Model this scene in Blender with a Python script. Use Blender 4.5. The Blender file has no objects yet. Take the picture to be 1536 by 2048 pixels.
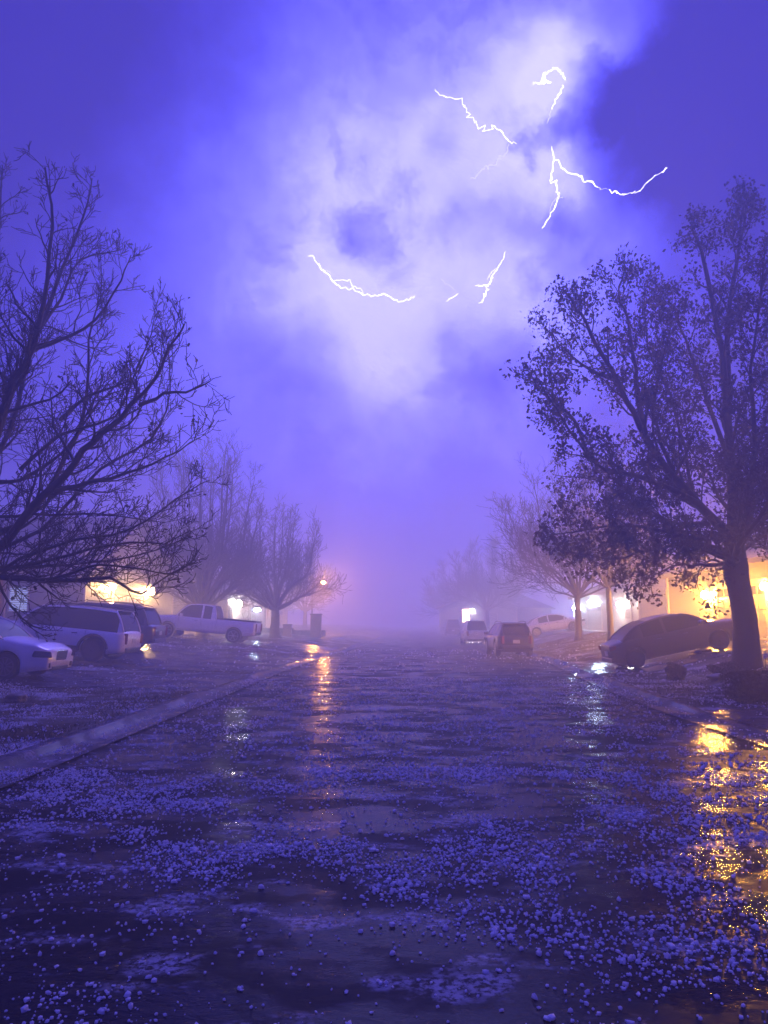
import bpy, bmesh, math, random
import numpy as np
from mathutils import Vector, Matrix
S = bpy.context.scene
COL = S.collection
R = math.radians

# ------------------------------------------------------------------ camera
F = 1500.0                       # focal length in photo pixels (1536 x 2048)
PITCH = math.atan(223/1500); YAW = math.atan(32/1500)
CAM = Vector((0, 0, 1.6))
cd = bpy.data.cameras.new("camera"); cam = bpy.data.objects.new("camera", cd); COL.objects.link(cam)
cam.location = CAM
cam.rotation_euler = (R(90)+PITCH, 0, YAW)
cd.sensor_fit = 'VERTICAL'; cd.sensor_height = 36; cd.lens = 36*F/2048
cd.clip_start = .05; cd.clip_end = 6000
S.camera = cam
CM = cam.rotation_euler.to_matrix()
def ray(u, v): return (CM @ Vector(((u-768)/F, (1024-v)/F, -1))).normalized()
def at(u, v, Y):
    d = ray(u, v); return CAM + d*(Y/d.y)

# ------------------------------------------------------------------ world: storm sky lit from inside by the lightning
W = bpy.data.worlds.new("World"); S.world = W; W.use_nodes = True
nt = W.node_tree; N = nt.nodes; LK = nt.links; N.clear()
def wn(t, **k):
    n = N.new(t)
    for a, b in k.items(): setattr(n, a, b)
    return n
def con(a, b): LK.new(a, b)
def setv(inp, v):
    if hasattr(v, 'is_output') or hasattr(v, 'links'): con(v, inp)
    else: inp.default_value = v
def wmath(op, a, b=0.0, clamp=False):
    n = wn('ShaderNodeMath', operation=op, use_clamp=clamp); setv(n.inputs[0], a); setv(n.inputs[1], b); return n.outputs[0]
def wvec(op, a, b, scale=None):
    n = wn('ShaderNodeVectorMath', operation=op); setv(n.inputs[0], a); setv(n.inputs[1], b)
    if scale is not None: setv(n.inputs['Scale'], scale)
    return n
tc = wn('ShaderNodeTexCoord').outputs['Generated']
def wnoise(scale, detail, rough, vec=tc):
    n = wn('ShaderNodeTexNoise'); con(vec, n.inputs['Vector']); n.inputs['Scale'].default_value = scale
    n.inputs['Detail'].default_value = detail; n.inputs['Roughness'].default_value = rough; return n
def warp(scale, amt, detail=4, rough=.55):
    n = wnoise(scale, detail, rough)
    c = wvec('SUBTRACT', n.outputs['Color'], (.5, .5, .5)).outputs[0]
    s = wvec('SCALE', c, (0, 0, 0), amt).outputs[0]
    return wvec('ADD', tc, s).outputs[0]
soft = warp(4.5, .10, 5, .6); rough = warp(11, .085, 8, .66)
def blob(vec, u, v, rad, amp, edge=0.0):
    """amount of light (or shade) round one direction of the sky; rad and edge in degrees"""
    d = ray(u, v) if v is not None else Vector(u).normalized()
    D = wvec('DISTANCE', vec, tuple(d)).outputs['Value']
    m = wn('ShaderNodeMapRange', interpolation_type='SMOOTHSTEP')
    con(D, m.inputs[0]); m.inputs[1].default_value = 2*math.sin(R(rad)/2); m.inputs[2].default_value = 2*math.sin(R(edge)/2)
    m.inputs[3].default_value = 0; m.inputs[4].default_value = amp
    return m.outputs[0]
B = None
LIGHT = [  # u, v (or a direction and None), radius deg, strength
 ((-.55, -.75, .45), None, 75, .52), ((.1, -.3, .95), None, 50, .10),  # first: unseen bright sky behind the camera, added to brighten camera-facing sides
 (880, 560, 40, .26), (760, 950, 34, .20), (900, 370, 25, .17), (1080, 180, 12, .24), (940, 400, 19, .24), (1120, 400, 10, .20), (740, 620, 11, .28), (770, 690, 8, .12),
 (970, 600, 8, .20), (1080, 140, 5, .24), (600, 450, 11, .12), (1070, 640, 6, .22), (1240, 350, 6, .10), (1130, 230, 4, .1), (1075, 175, 2.6, .26), (1110, 370, 3.5, .16), (690, 590, 4, .14), (620, 330, 18, .12), (960, 20, 14, .10), (560, 480, 14, .10), (800, 760, 16, .10), (480, 560, 26, .10), (420, 850, 30, .08), (1200, 850, 30, .08), (1000, 120, 14, .05)]
DARK = [
 (1440, 225, 9.6, .34, 4.0), (1270, 250, 6, .27, 2.6), (1190, 190, 3.4, .30, 1.8), (1200, 290, 3.0, .18, 1.4), (725, 475, 3.2, .34, .6), (695, 505, 1.9, .18, .3), (785, 515, 2.6, .20, .4), (760, 545, 1.8, .08, .3),
 (1045, 285, 1.7, .34, .5), (1060, 315, 1.2, .24, .3), (1105, 265, 1.6, .34, .7), (890, 270, 2.5, .07, .4), (520, 380, 5, .08, .8),
 (1020, 430, 3.2, .22, .5), (1100, 465, 3, .20, .4), (930, 455, 2.6, .20, .4), (860, 470, 2.2, .18, .4), (900, 510, 1.5, .10, .3), (960, 520, 2, .1, .3), (970, 700, 5.0, .22, 1.8), (870, 680, 3.0, .18, .6), (1010, 720, 4, .1, 1),
 (590, 710, 6, .12, 1.5), (660, 660, 3, .08, .5), (1105, 590, 4.0, .18, 1), (1160, 480, 4, .08, 1), (500, 380, 12, .05, 2), (100, 80, 20, .12, 2), (1500, 500, 12, .08, 4), (300, 330, 12, .05, 2)]
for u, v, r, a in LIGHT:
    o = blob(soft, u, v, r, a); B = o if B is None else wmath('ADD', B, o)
for u, v, r, a, e in DARK:
    B = wmath('SUBTRACT', B, blob(rough, u, v, r, a, e))
fb = wnoise(8, 7, .62, soft)
B = wmath('ADD', B, wmath('MULTIPLY', wmath('SUBTRACT', fb.outputs['Fac'], .5), wmath('ADD', wmath('MULTIPLY', wmath('MAXIMUM', B, 0.0), .6), .10)))
fb2 = wnoise(19, 7, .65, rough)
B = wmath('ADD', B, wmath('MULTIPLY', wmath('SUBTRACT', fb2.outputs['Fac'], .5), wmath('ADD', wmath('MULTIPLY', wmath('MAXIMUM', B, 0.0), .30), .10)))
wisp = wn('ShaderNodeMapRange', interpolation_type='SMOOTHSTEP'); con(wnoise(9, 8, .62, rough).outputs['Fac'], wisp.inputs[0])
wisp.inputs[1].default_value = .50; wisp.inputs[2].default_value = .66; wisp.inputs[3].default_value = 0; wisp.inputs[4].default_value = .20
B = wmath('SUBTRACT', B, wmath('MULTIPLY', wisp.outputs[0], wmath('MAXIMUM', B, .06)))
B = wmath('MAXIMUM', B, 0.0)
sep = wn('ShaderNodeSeparateXYZ'); con(tc, sep.inputs[0])
ramp = wn('ShaderNodeValToRGB'); con(wmath('MULTIPLY', wmath('ADD', B, .075), .8), ramp.inputs[0])
cr = ramp.color_ramp; cr.interpolation = 'LINEAR'
stops = [(0, (.010, .005, .17)), (.16, (.032, .022, .46)), (.36, (.090, .080, .90)), (.58, (.21, .20, 1.5)), (.80, (.40, .385, 2.1)), (1.0, (.70, .67, 2.6)), (1.25, (.9, .86, 3.0))]
stops = [(p*.8, c) for p, c in stops]
cr.elements[0].position = 0; cr.elements[0].color = (*stops[0][1], 1)
cr.elements[1].position = 1; cr.elements[1].color = (*stops[-1][1], 1)
for p, c in stops[1:-1]:
    e = cr.elements.new(p); e.color = (*c, 1)
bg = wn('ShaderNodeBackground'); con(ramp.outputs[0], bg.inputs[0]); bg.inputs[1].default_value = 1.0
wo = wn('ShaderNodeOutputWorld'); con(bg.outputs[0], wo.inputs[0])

# ------------------------------------------------------------------ lightning flash as the one sun lamp
sl = bpy.data.lights.new("lightning_flash", 'SUN'); sl.energy = 2.3; sl.angle = R(18); sl.color = (.20, .175, 1.0)
so = bpy.data.objects.new("lightning_flash", sl); COL.objects.link(so)
so.rotation_euler = (-Vector((.10, .64, .76))).to_track_quat('-Z', 'Y').to_euler()

vs = S.view_settings; vs.view_transform = 'Standard'; vs.look = 'None'; vs.gamma = 1; vs.use_curve_mapping = False
vs.exposure = .06
S.cycles.use_denoising = True
S.cycles.max_bounces = 6; S.cycles.volume_bounces = 3; S.cycles.transparent_max_bounces = 8
S.cycles.sample_clamp_indirect = 4; S.cycles.volume_step_rate = 1
S.cycles.caustics_reflective = False; S.cycles.caustics_refractive = False

# ------------------------------------------------------------------ helpers
def tag(o, label=None, cat=None, group=None, kind=None):
    if label: o['label'] = label
    if cat: o['category'] = cat
    if group: o['group'] = group
    if kind: o['kind'] = kind
    return o
def empty(name, loc, rot=(0, 0, 0)):
    o = bpy.data.objects.new(name, None); COL.objects.link(o); o.location = loc; o.rotation_euler = rot
    o.empty_display_size = .3; return o
def put(name, me, parent=None, loc=None):
    o = bpy.data.objects.new(name, me); COL.objects.link(o)
    if parent: o.parent = parent
    if loc is not None: o.location = loc
    return o
class MB:
    def __init__(s): s.v = []; s.f = []; s.m = []; s.c = 0
    def add(s, vs_, fs, m=None):
        n = len(s.v); s.v.extend(vs_); s.f.extend([tuple(i+n for i in f) for f in fs]); s.m.extend([s.c if m is None else m]*len(fs))
    def box(s, c, d, rz=0, ry=0, m=None, taper=1.0):
        hx, hy, hz = d[0]/2, d[1]/2, d[2]/2
        M = Matrix.Rotation(rz, 3, 'Z') @ Matrix.Rotation(ry, 3, 'Y')
        P = []
        for z in (-1, 1):
            t = 1 if z < 0 else taper
            for x, y in ((-1, -1), (1, -1), (1, 1), (-1, 1)):
                P.append(tuple(M @ Vector((x*hx*t, y*hy*t, z*hz)) + Vector(c)))
        s.add(P, [(0, 3, 2, 1), (4, 5, 6, 7), (0, 1, 5, 4), (1, 2, 6, 5), (2, 3, 7, 6), (3, 0, 4, 7)], m)
    def quad(s, a, b, c, d, m=None): s.add([tuple(a), tuple(b), tuple(c), tuple(d)], [(0, 1, 2, 3)], m)
    def tube(s, pts, rad, n=6, cap=True, m=None):
        pts = [Vector(p) for p in pts]; L = len(pts); P = []; Fs = []
        d0 = (pts[1]-pts[0]).normalized()
        u = d0.orthogonal().normalized()
        for i in range(L):
            d = (pts[min(i+1, L-1)]-pts[max(i-1, 0)])
            if d.length < 1e-9: d = d0
            d.normalize(); u = (u-d*u.dot(d))
            if u.length < 1e-6: u = d.orthogonal()
            u.normalize(); w = d.cross(u); r = rad[i] if hasattr(rad, '__len__') else rad; p = pts[i]
            for k in range(n):
                a = 2*math.pi*k/n; ca = math.cos(a)*r; sa = math.sin(a)*r
                P.append((p.x+u.x*ca+w.x*sa, p.y+u.y*ca+w.y*sa, p.z+u.z*ca+w.z*sa))
        for i in range(L-1):
            for k in range(n):
                k2 = (k+1) % n; Fs.append((i*n+k, i*n+k2, (i+1)*n+k2, (i+1)*n+k))
        if cap: Fs.append(tuple(range(n-1, -1, -1))); Fs.append(tuple((L-1)*n+k for k in range(n)))
        s.add(P, Fs, m)
    def lathe(s, prof, c=(0, 0, 0), n=20, axis='Z', m=None):
        P = []; Fs = []
        for r, h in prof:
            for k in range(n):
                a = 2*math.pi*k/n; x, y = r*math.cos(a), r*math.sin(a)
                q = (x, y, h) if axis == 'Z' else ((x, h, y) if axis == 'Y' else (h, x, y))
                P.append((q[0]+c[0], q[1]+c[1], q[2]+c[2]))
        for i in range(len(prof)-1):
            for k in range(n):
                k2 = (k+1) % n; Fs.append((i*n+k, i*n+k2, (i+1)*n+k2, (i+1)*n+k))
        Fs.append(tuple(range(n-1, -1, -1))); Fs.append(tuple((len(prof)-1)*n+k for k in range(n)))
        s.add(P, Fs, m)
    def build(s, name, mats, parent=None, smooth=False, bevel=0, loc=None):
        me = bpy.data.meshes.new(name); me.from_pydata(s.v, [], s.f)
        if not isinstance(mats, (list, tuple)): mats = [mats]
        for m in mats: me.materials.append(m)
        if len(mats) > 1: me.polygons.foreach_set('material_index', s.m)
        if bevel:
            bm = bmesh.new(); bm.from_mesh(me); bmesh.ops.remove_doubles(bm, verts=bm.verts, dist=1e-5)
            bmesh.ops.recalc_face_normals(bm, faces=bm.faces)
            bmesh.ops.bevel(bm, geom=[e for e in bm.edges if e.is_manifold and e.calc_face_angle(0) > .5], offset=bevel, segments=2, affect='EDGES', profile=.5)
            bm.to_mesh(me); bm.free()
        if smooth: me.polygons.foreach_set('use_smooth', [True]*len(me.polygons))
        me.update(); return put(name, me, parent, loc)

# ------------------------------------------------------------------ materials
def mat(name, col, rough=.5, metal=0, spec=.5, var=.12, vscale=4, bump=0, bscale=30, coat=0, emit=None, estr=0, col2=None, bdist=.01, trans=0):
    m = bpy.data.materials.new(name); m.use_nodes = True; t = m.node_tree; b = t.nodes['Principled BSDF']
    b.inputs['Roughness'].default_value = rough; b.inputs['Metallic'].default_value = metal
    b.inputs['Specular IOR Level'].default_value = spec; b.inputs['Coat Weight'].default_value = coat
    b.inputs['Coat Roughness'].default_value = .08
    tcn = t.nodes.new('ShaderNodeTexCoord')
    n = t.nodes.new('ShaderNodeTexNoise'); n.inputs['Scale'].default_value = vscale; n.inputs['Detail'].default_value = 6
    t.links.new(tcn.outputs['Object'], n.inputs['Vector'])
    mx = t.nodes.new('ShaderNodeMix'); mx.data_type = 'RGBA'; t.links.new(n.outputs['Fac'], mx.inputs['Factor'])
    c2 = col2 or tuple(min(1, c*(1+var)) for c in col)
    mx.inputs[6].default_value = (*[c*(1-var) for c in col], 1); mx.inputs[7].default_value = (*c2, 1)
    t.links.new(mx.outputs[2], b.inputs['Base Color'])
    if bump:
        n2 = t.nodes.new('ShaderNodeTexNoise'); n2.inputs['Scale'].default_value = bscale; n2.inputs['Detail'].default_value = 5
        t.links.new(tcn.outputs['Object'], n2.inputs['Vector'])
        bp = t.nodes.new('ShaderNodeBump'); bp.inputs['Strength'].default_value = bump; bp.inputs['Distance'].default_value = bdist
        t.links.new(n2.outputs['Fac'], bp.inputs['Height']); t.links.new(bp.outputs['Normal'], b.inputs['Normal'])
    if emit: b.inputs['Emission Color'].default_value = (*emit, 1); b.inputs['Emission Strength'].default_value = estr
    if trans: b.inputs['Transmission Weight'].default_value = trans
    return m
def wet(name, base, base2, patch, pscale, cover, r0, r1, ripple, fine=60, hailcol=(.50, .50, .56), stretch=(1, 1, 1), rscale=3.0, hailrough=.55, rdist=.02, sl_=.16, film=.30):
    """wet ground: base tone by noise, puddled gloss, crusts of fallen hail where a second noise is high"""
    m = bpy.data.materials.new(name); m.use_nodes = True; t = m.node_tree; L = t.links.new; b = t.nodes['Principled BSDF']
    g = t.nodes.new('ShaderNodeNewGeometry')
    mp = t.nodes.new('ShaderNodeMapping'); mp.inputs['Scale'].default_value = stretch; L(g.outputs['Position'], mp.inputs['Vector'])
    def nz(sc, det, ro, vec=None):
        n = t.nodes.new('ShaderNodeTexNoise'); n.inputs['Scale'].default_value = sc; n.inputs['Detail'].default_value = det
        n.inputs['Roughness'].default_value = ro; L(vec or mp.outputs[0], n.inputs['Vector']); return n.outputs['Fac']
    def mr(x, a, bb, c, d, sm=True):
        n = t.nodes.new('ShaderNodeMapRange'); n.interpolation_type = 'SMOOTHSTEP' if sm else 'LINEAR'
        L(x, n.inputs[0]); n.inputs[1].default_value = a; n.inputs[2].default_value = bb; n.inputs[3].default_value = c; n.inputs[4].default_value = d; return n.outputs[0]
    def mul(a, b_):
        n = t.nodes.new('ShaderNodeMath'); n.operation = 'MULTIPLY'; L(a, n.inputs[0]); (L(b_, n.inputs[1]) if hasattr(b_, 'links') else setattr(n.inputs[1], 'default_value', b_)); return n.outputs[0]
    def add(a, b_):
        n = t.nodes.new('ShaderNodeMath'); n.operation = 'ADD'; L(a, n.inputs[0]); L(b_, n.inputs[1]); return n.outputs[0]
    big = nz(pscale, 5, .6); grain = nz(22, 4, .7, g.outputs['Position'])
    mask = mul(mr(big, cover, cover+.12, 0, 1), mr(grain, .40, .58, 0, 1))
    mask = mul(mask, patch)
    mx = t.nodes.new('ShaderNodeMix'); mx.data_type = 'RGBA'; L(nz(1.1, 6, .65), mx.inputs['Factor']); mx.inputs[6].default_value = (*base, 1); mx.inputs[7].default_value = (*base2, 1)
    m2 = t.nodes.new('ShaderNodeMix'); m2.data_type = 'RGBA'; L(mask, m2.inputs['Factor']); L(mx.outputs[2], m2.inputs[6]); m2.inputs[7].default_value = (*hailcol, 1)
    L(m2.outputs[2], b.inputs['Base Color'])
    rg = mr(nz(.8, 6, .65), .43, .56, r0, r1)
    m3 = t.nodes.new('ShaderNodeMix'); m3.data_type = 'FLOAT'; L(mask, m3.inputs[0]); L(rg, m3.inputs[2]); m3.inputs[3].default_value = hailrough
    L(m3.outputs[0], b.inputs['Roughness'])
    bp = t.nodes.new('ShaderNodeBump'); bp.inputs['Strength'].default_value = ripple; bp.inputs['Distance'].default_value = rdist; L(nz(rscale, 4, .6), bp.inputs['Height'])
    b2 = t.nodes.new('ShaderNodeBump'); b2.inputs['Strength'].default_value = .35; b2.inputs['Distance'].default_value = .004
    L(add(nz(fine, 3, .7, g.outputs['Position']), mul(mask, 2.0)), b2.inputs['Height']); L(bp.outputs[0], b2.inputs['Normal']); L(b2.outputs[0], b.inputs['Normal'])
    b.inputs['Specular IOR Level'].default_value = sl_
    df = t.nodes.new('ShaderNodeBsdfDiffuse'); L(m2.outputs[2], df.inputs['Color']); L(b2.outputs[0], df.inputs['Normal'])
    ms = t.nodes.new('ShaderNodeMixShader'); L(mr(nz(.8, 6, .65), .43, .56, min(1, film*2.2), film), ms.inputs[0]); L(df.outputs[0], ms.inputs[1]); L(b.outputs[0], ms.inputs[2])
    L(ms.outputs[0], [n for n in t.nodes if n.type == 'OUTPUT_MATERIAL'][0].inputs['Surface'])
    return m
M = {}
M['asphalt'] = wet('wet asphalt', (.010, .010, .012), (.022, .022, .025), .6, 1.3, .53, .05, .44, .5, stretch=(1, 1.7, 1), rscale=4.5, hailcol=(.42, .42, .48), sl_=.15, film=.28)
M['concrete'] = wet('wet concrete', (.05, .048, .046), (.095, .09, .088), .5, 1.6, .56, .07, .36, .3, rscale=2, sl_=.35)
M['lawn'] = wet('wet winter lawn', (.045, .042, .022), (.10, .085, .045), .95, .9, .50, .45, .8, .8, fine=35, rscale=9, hailcol=(.55, .55, .62), rdist=.06)
M['white_paint'] = mat('white car paint', (.78, .78, .79), .3, coat=.8, var=.03)
M['silver_paint'] = mat('silver car paint', (.45, .45, .47), .3, coat=.8, var=.03)
M['black_paint'] = mat('black car paint', (.012, .012, .016), .3, coat=.8, var=.1)
M['dark_paint'] = mat('dark car paint', (.035, .018, .022), .3, coat=.8, var=.1)
M['glass'] = mat('tinted glass', (.012, .013, .018), .14, spec=.35, var=.05)
M['dark_rim'] = mat('dull rim', (.10, .10, .11), .35, metal=.7, var=.1)
M['black_rim'] = mat('black rim', (.03, .03, .033), .35, metal=.5, var=.1)
M['rubber'] = mat('rubber', (.012, .012, .013), .6, var=.2)
M['trim'] = mat('black plastic trim', (.015, .015, .017), .45, var=.2)
M['alloy'] = mat('alloy rim', (.32, .32, .34), .3, metal=.9, var=.1)
M['chrome'] = mat('chrome', (.6, .6, .62), .12, metal=1, var=.03)
M['lens'] = mat('headlight lens', (.10, .10, .12), .08, metal=.5, var=.3, vscale=30)
M['red_lens'] = mat('red tail lens', (.16, .008, .008), .12, var=.2, vscale=20)
M['amber_lens'] = mat('amber lens', (.5, .16, .02), .12, var=.1)
M['plate'] = mat('licence plate', (.5, .5, .5), .4, var=.1, vscale=30)
M['bark'] = mat('wet bark', (.022, .015, .014), .55, var=.4, vscale=9, bump=.6, bscale=26, bdist=.02)
M['twig'] = mat('twigs', (.014, .009, .010), .6, var=.3, vscale=3)
M['leaf'] = mat('dead oak leaves', (.03, .018, .012), .6, var=.5, vscale=1.5, col2=(.07, .038, .02))
M['shrub'] = mat('shrub leaves', (.018, .022, .012), .6, var=.4, vscale=8)
M['siding'] = mat('lap siding', (.14, .13, .12), .55, var=.06, vscale=2)
M['siding_white'] = mat('pale painted siding', (.22, .215, .21), .55, var=.06, vscale=2)
M['brickwall'] = mat('painted brick', (.30, .20, .15), .75, var=.2, vscale=14, bump=.5, bscale=20)
M['shingle'] = mat('roof shingles', (.10, .075, .07), .7, var=.25, vscale=5, bump=.6, bscale=18, bdist=.03)
M['wood_trim'] = mat('painted trim', (.42, .36, .30), .5, var=.06)
M['fascia'] = mat('fascia board', (.30, .26, .23), .5, var=.08)
M['door_panel'] = mat('garage door', (.19, .175, .15), .45, var=.05)
M['window_glass'] = mat('window glass', (.02, .025, .035), .05, spec=.7, var=.05)
M['metal_dark'] = mat('dark painted metal', (.03, .03, .032), .4, metal=.4, var=.1)
M['hail'] = mat('hail ice', (.64, .64, .70), .5, var=.3, vscale=14, spec=.3)
_t = M['hail'].node_tree; _b = _t.nodes['Principled BSDF']; _tr = _t.nodes.new('ShaderNodeBsdfTranslucent'); _tr.inputs[0].default_value = (.85, .85, .92, 1)
_m = _t.nodes.new('ShaderNodeMixShader'); _m.inputs[0].default_value = .35; _t.links.new(_b.outputs[0], _m.inputs[1]); _t.links.new(_tr.outputs[0], _m.inputs[2])
_t.links.new(_m.outputs[0], [n for n in _t.nodes if n.type == 'OUTPUT_MATERIAL'][0].inputs['Surface'])
M['bolt'] = mat('lightning', (1, 1, 1), .5, var=0, emit=(.96, .92, 1.0), estr=3.2)
M['bolt_thin'] = mat('faint lightning', (1, 1, 1), .5, var=0, emit=(.80, .74, 1.0), estr=1.4)

# brick pattern
def brickmat():
    m = bpy.data.materials.new('brown brick'); m.use_nodes = True; t = m.node_tree; b = t.nodes['Principled BSDF']
    tcn = t.nodes.new('ShaderNodeTexCoord'); br = t.nodes.new('ShaderNodeTexBrick'); mp = t.nodes.new('ShaderNodeMapping')
    mp.inputs['Rotation'].default_value = (R(90), 0, 0); t.links.new(tcn.outputs['Object'], mp.inputs[0]); t.links.new(mp.outputs[0], br.inputs['Vector'])
    br.inputs['Color1'].default_value = (.17, .10, .075, 1); br.inputs['Color2'].default_value = (.24, .15, .11, 1); br.inputs['Mortar'].default_value = (.28, .26, .24, 1)
    br.inputs['Scale'].default_value = 4; t.links.new(br.outputs['Color'], b.inputs['Base Color']); b.inputs['Roughness'].default_value = .7
    return m
M['brick'] = brickmat()

# ------------------------------------------------------------------ terrain
def sst(a, b, x):
    t = min(1, max(0, (x-a)/(b-a))); return t*t*(3-2*t)
def kl(y): return -4.4 + 2.0*sst(22, 75, y) + .006*max(0, y-75)
def kr(y): return 5.25 + 1.45*sst(13, 36, y) + 1.0*sst(45, 90, y) + .006*max(0, y-75)
DRL = [(17.6, 22.6), (24.2, 34.6), (39.5, 47.5), (62, 68), (84, 90)]          # driveway spans (y) on the left
DRR = [(9.2, 14.2), (23.6, 30.2), (55.2, 61.5), (80, 86), (100, 106)]         # and on the right
def inspan(y, sp, e=.5):
    return max(sst(a-e, a+e, y)*(1-sst(b-e, b+e, y)) for a, b in sp)
def HL(x, y):   # left of the road
    s = kl(y)-x
    up = .35*sst(25, 40, y)*sst(0, 4, s) + .09*min(9.5, max(0, -x-8.3)) + .03*sst(1, 4, s)
    k = .09 - .055*inspan(y, DRL)*(1-sst(0, 1.6, s))
    return k + up
def HR(x, y):
    s = x-kr(y)
    up = .2*min(4.6, max(0, x-7.7)) + .04*sst(1, 4, s)
    k = .09 - .055*inspan(y, DRR)*(1-sst(0, 1.6, s))
    return k + up
def H(x, y):
    if x <= kl(y): return HL(x, y)
    if x >= kr(y): return HR(x, y)
    return 0.0
YS = [-14, -8, -4] + [i*.6 for i in range(0, 120)] + [72+i*3 for i in range(0, 20)] + [132+i*14 for i in range(0, 14)]
def strip(name, m, cols, kind='structure', parent=None, ys=YS, **kw):
    """cols(y) -> list of (x, z)"""
    mb = MB(); n = None
    for y in ys:
        c = cols(y); n = len(c); mb.v.extend([(x, y, z) for x, z in c])
    for i in range(len(ys)-1):
        for k in range(n-1): mb.f.append((i*n+k, i*n+k+1, (i+1)*n+k+1, (i+1)*n+k)); mb.m.append(0)
    o = mb.build(name, m, parent, smooth=True)
    if kind: o['kind'] = kind
    return o
SL = [.14, .3, .6, .9, 1.2, 1.6, 2, 2.6, 3.2, 3.8, 4.4, 5, 5.8, 6.6, 7.6, 8.6, 9.6, 10.6, 12, 13.5, 16, 22, 40, 90, 200]
def ground_cols(y):
    L_ = [(kl(y)-s, HL(kl(y)-s, y)-.004) for s in reversed(SL)]
    m_ = [(kl(y)-.1, -.06), (kr(y)+.1, -.06)]
    return L_ + m_ + [(kr(y)+s, HR(kr(y)+s, y)-.004) for s in SL]
strip('ground', M['lawn'], ground_cols)
strip('road', M['asphalt'], lambda y: [(kl(y)+(kr(y)-kl(y))*t, .05*math.sin(math.pi*t)) for t in [i/14 for i in range(15)]])
def kh(y, sp): return .095 - .055*inspan(y, sp)
strip('kerb', M['concrete'], lambda y: [(kl(y)+.55, .031), (kl(y)+.03, .005), (kl(y)-.01, kh(y, DRL)-.015), (kl(y)-.04, kh(y, DRL)), (kl(y)-.18, kh(y, DRL)), (kl(y)-.2, -.05)])
strip('kerb', M['concrete'], lambda y: [(kr(y)+.2, -.05), (kr(y)+.18, kh(y, DRR)), (kr(y)+.04, kh(y, DRR)), (kr(y)+.01, kh(y, DRR)-.015), (kr(y)-.03, .005), (kr(y)-.55, .031)])
def yspan(a, b): 
    n = max(4, int((b-a)/.5)); return [a+(b-a)*i/n for i in range(n+1)]
for a, b in DRL:
    strip('driveway', M['concrete'], lambda y: [(kl(y)-s, HL(kl(y)-s, y)+.012) for s in [13.6, 11, 9.5, 8, 7, 6, 5, 4.2, 3.5, 2.8, 2, 1.6, 1.2, .8, .4, .19]], ys=yspan(a+.2, b-.2))
for a, b in DRR:
    strip('driveway', M['concrete'], lambda y: [(kr(y)+s, HR(kr(y)+s, y)+.012) for s in [.19, .4, .8, 1.2, 1.6, 2, 2.8, 3.5, 4.2, 5, 6, 7, 8, 9.5, 11.5]], ys=yspan(a+.2, b-.2))

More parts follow.
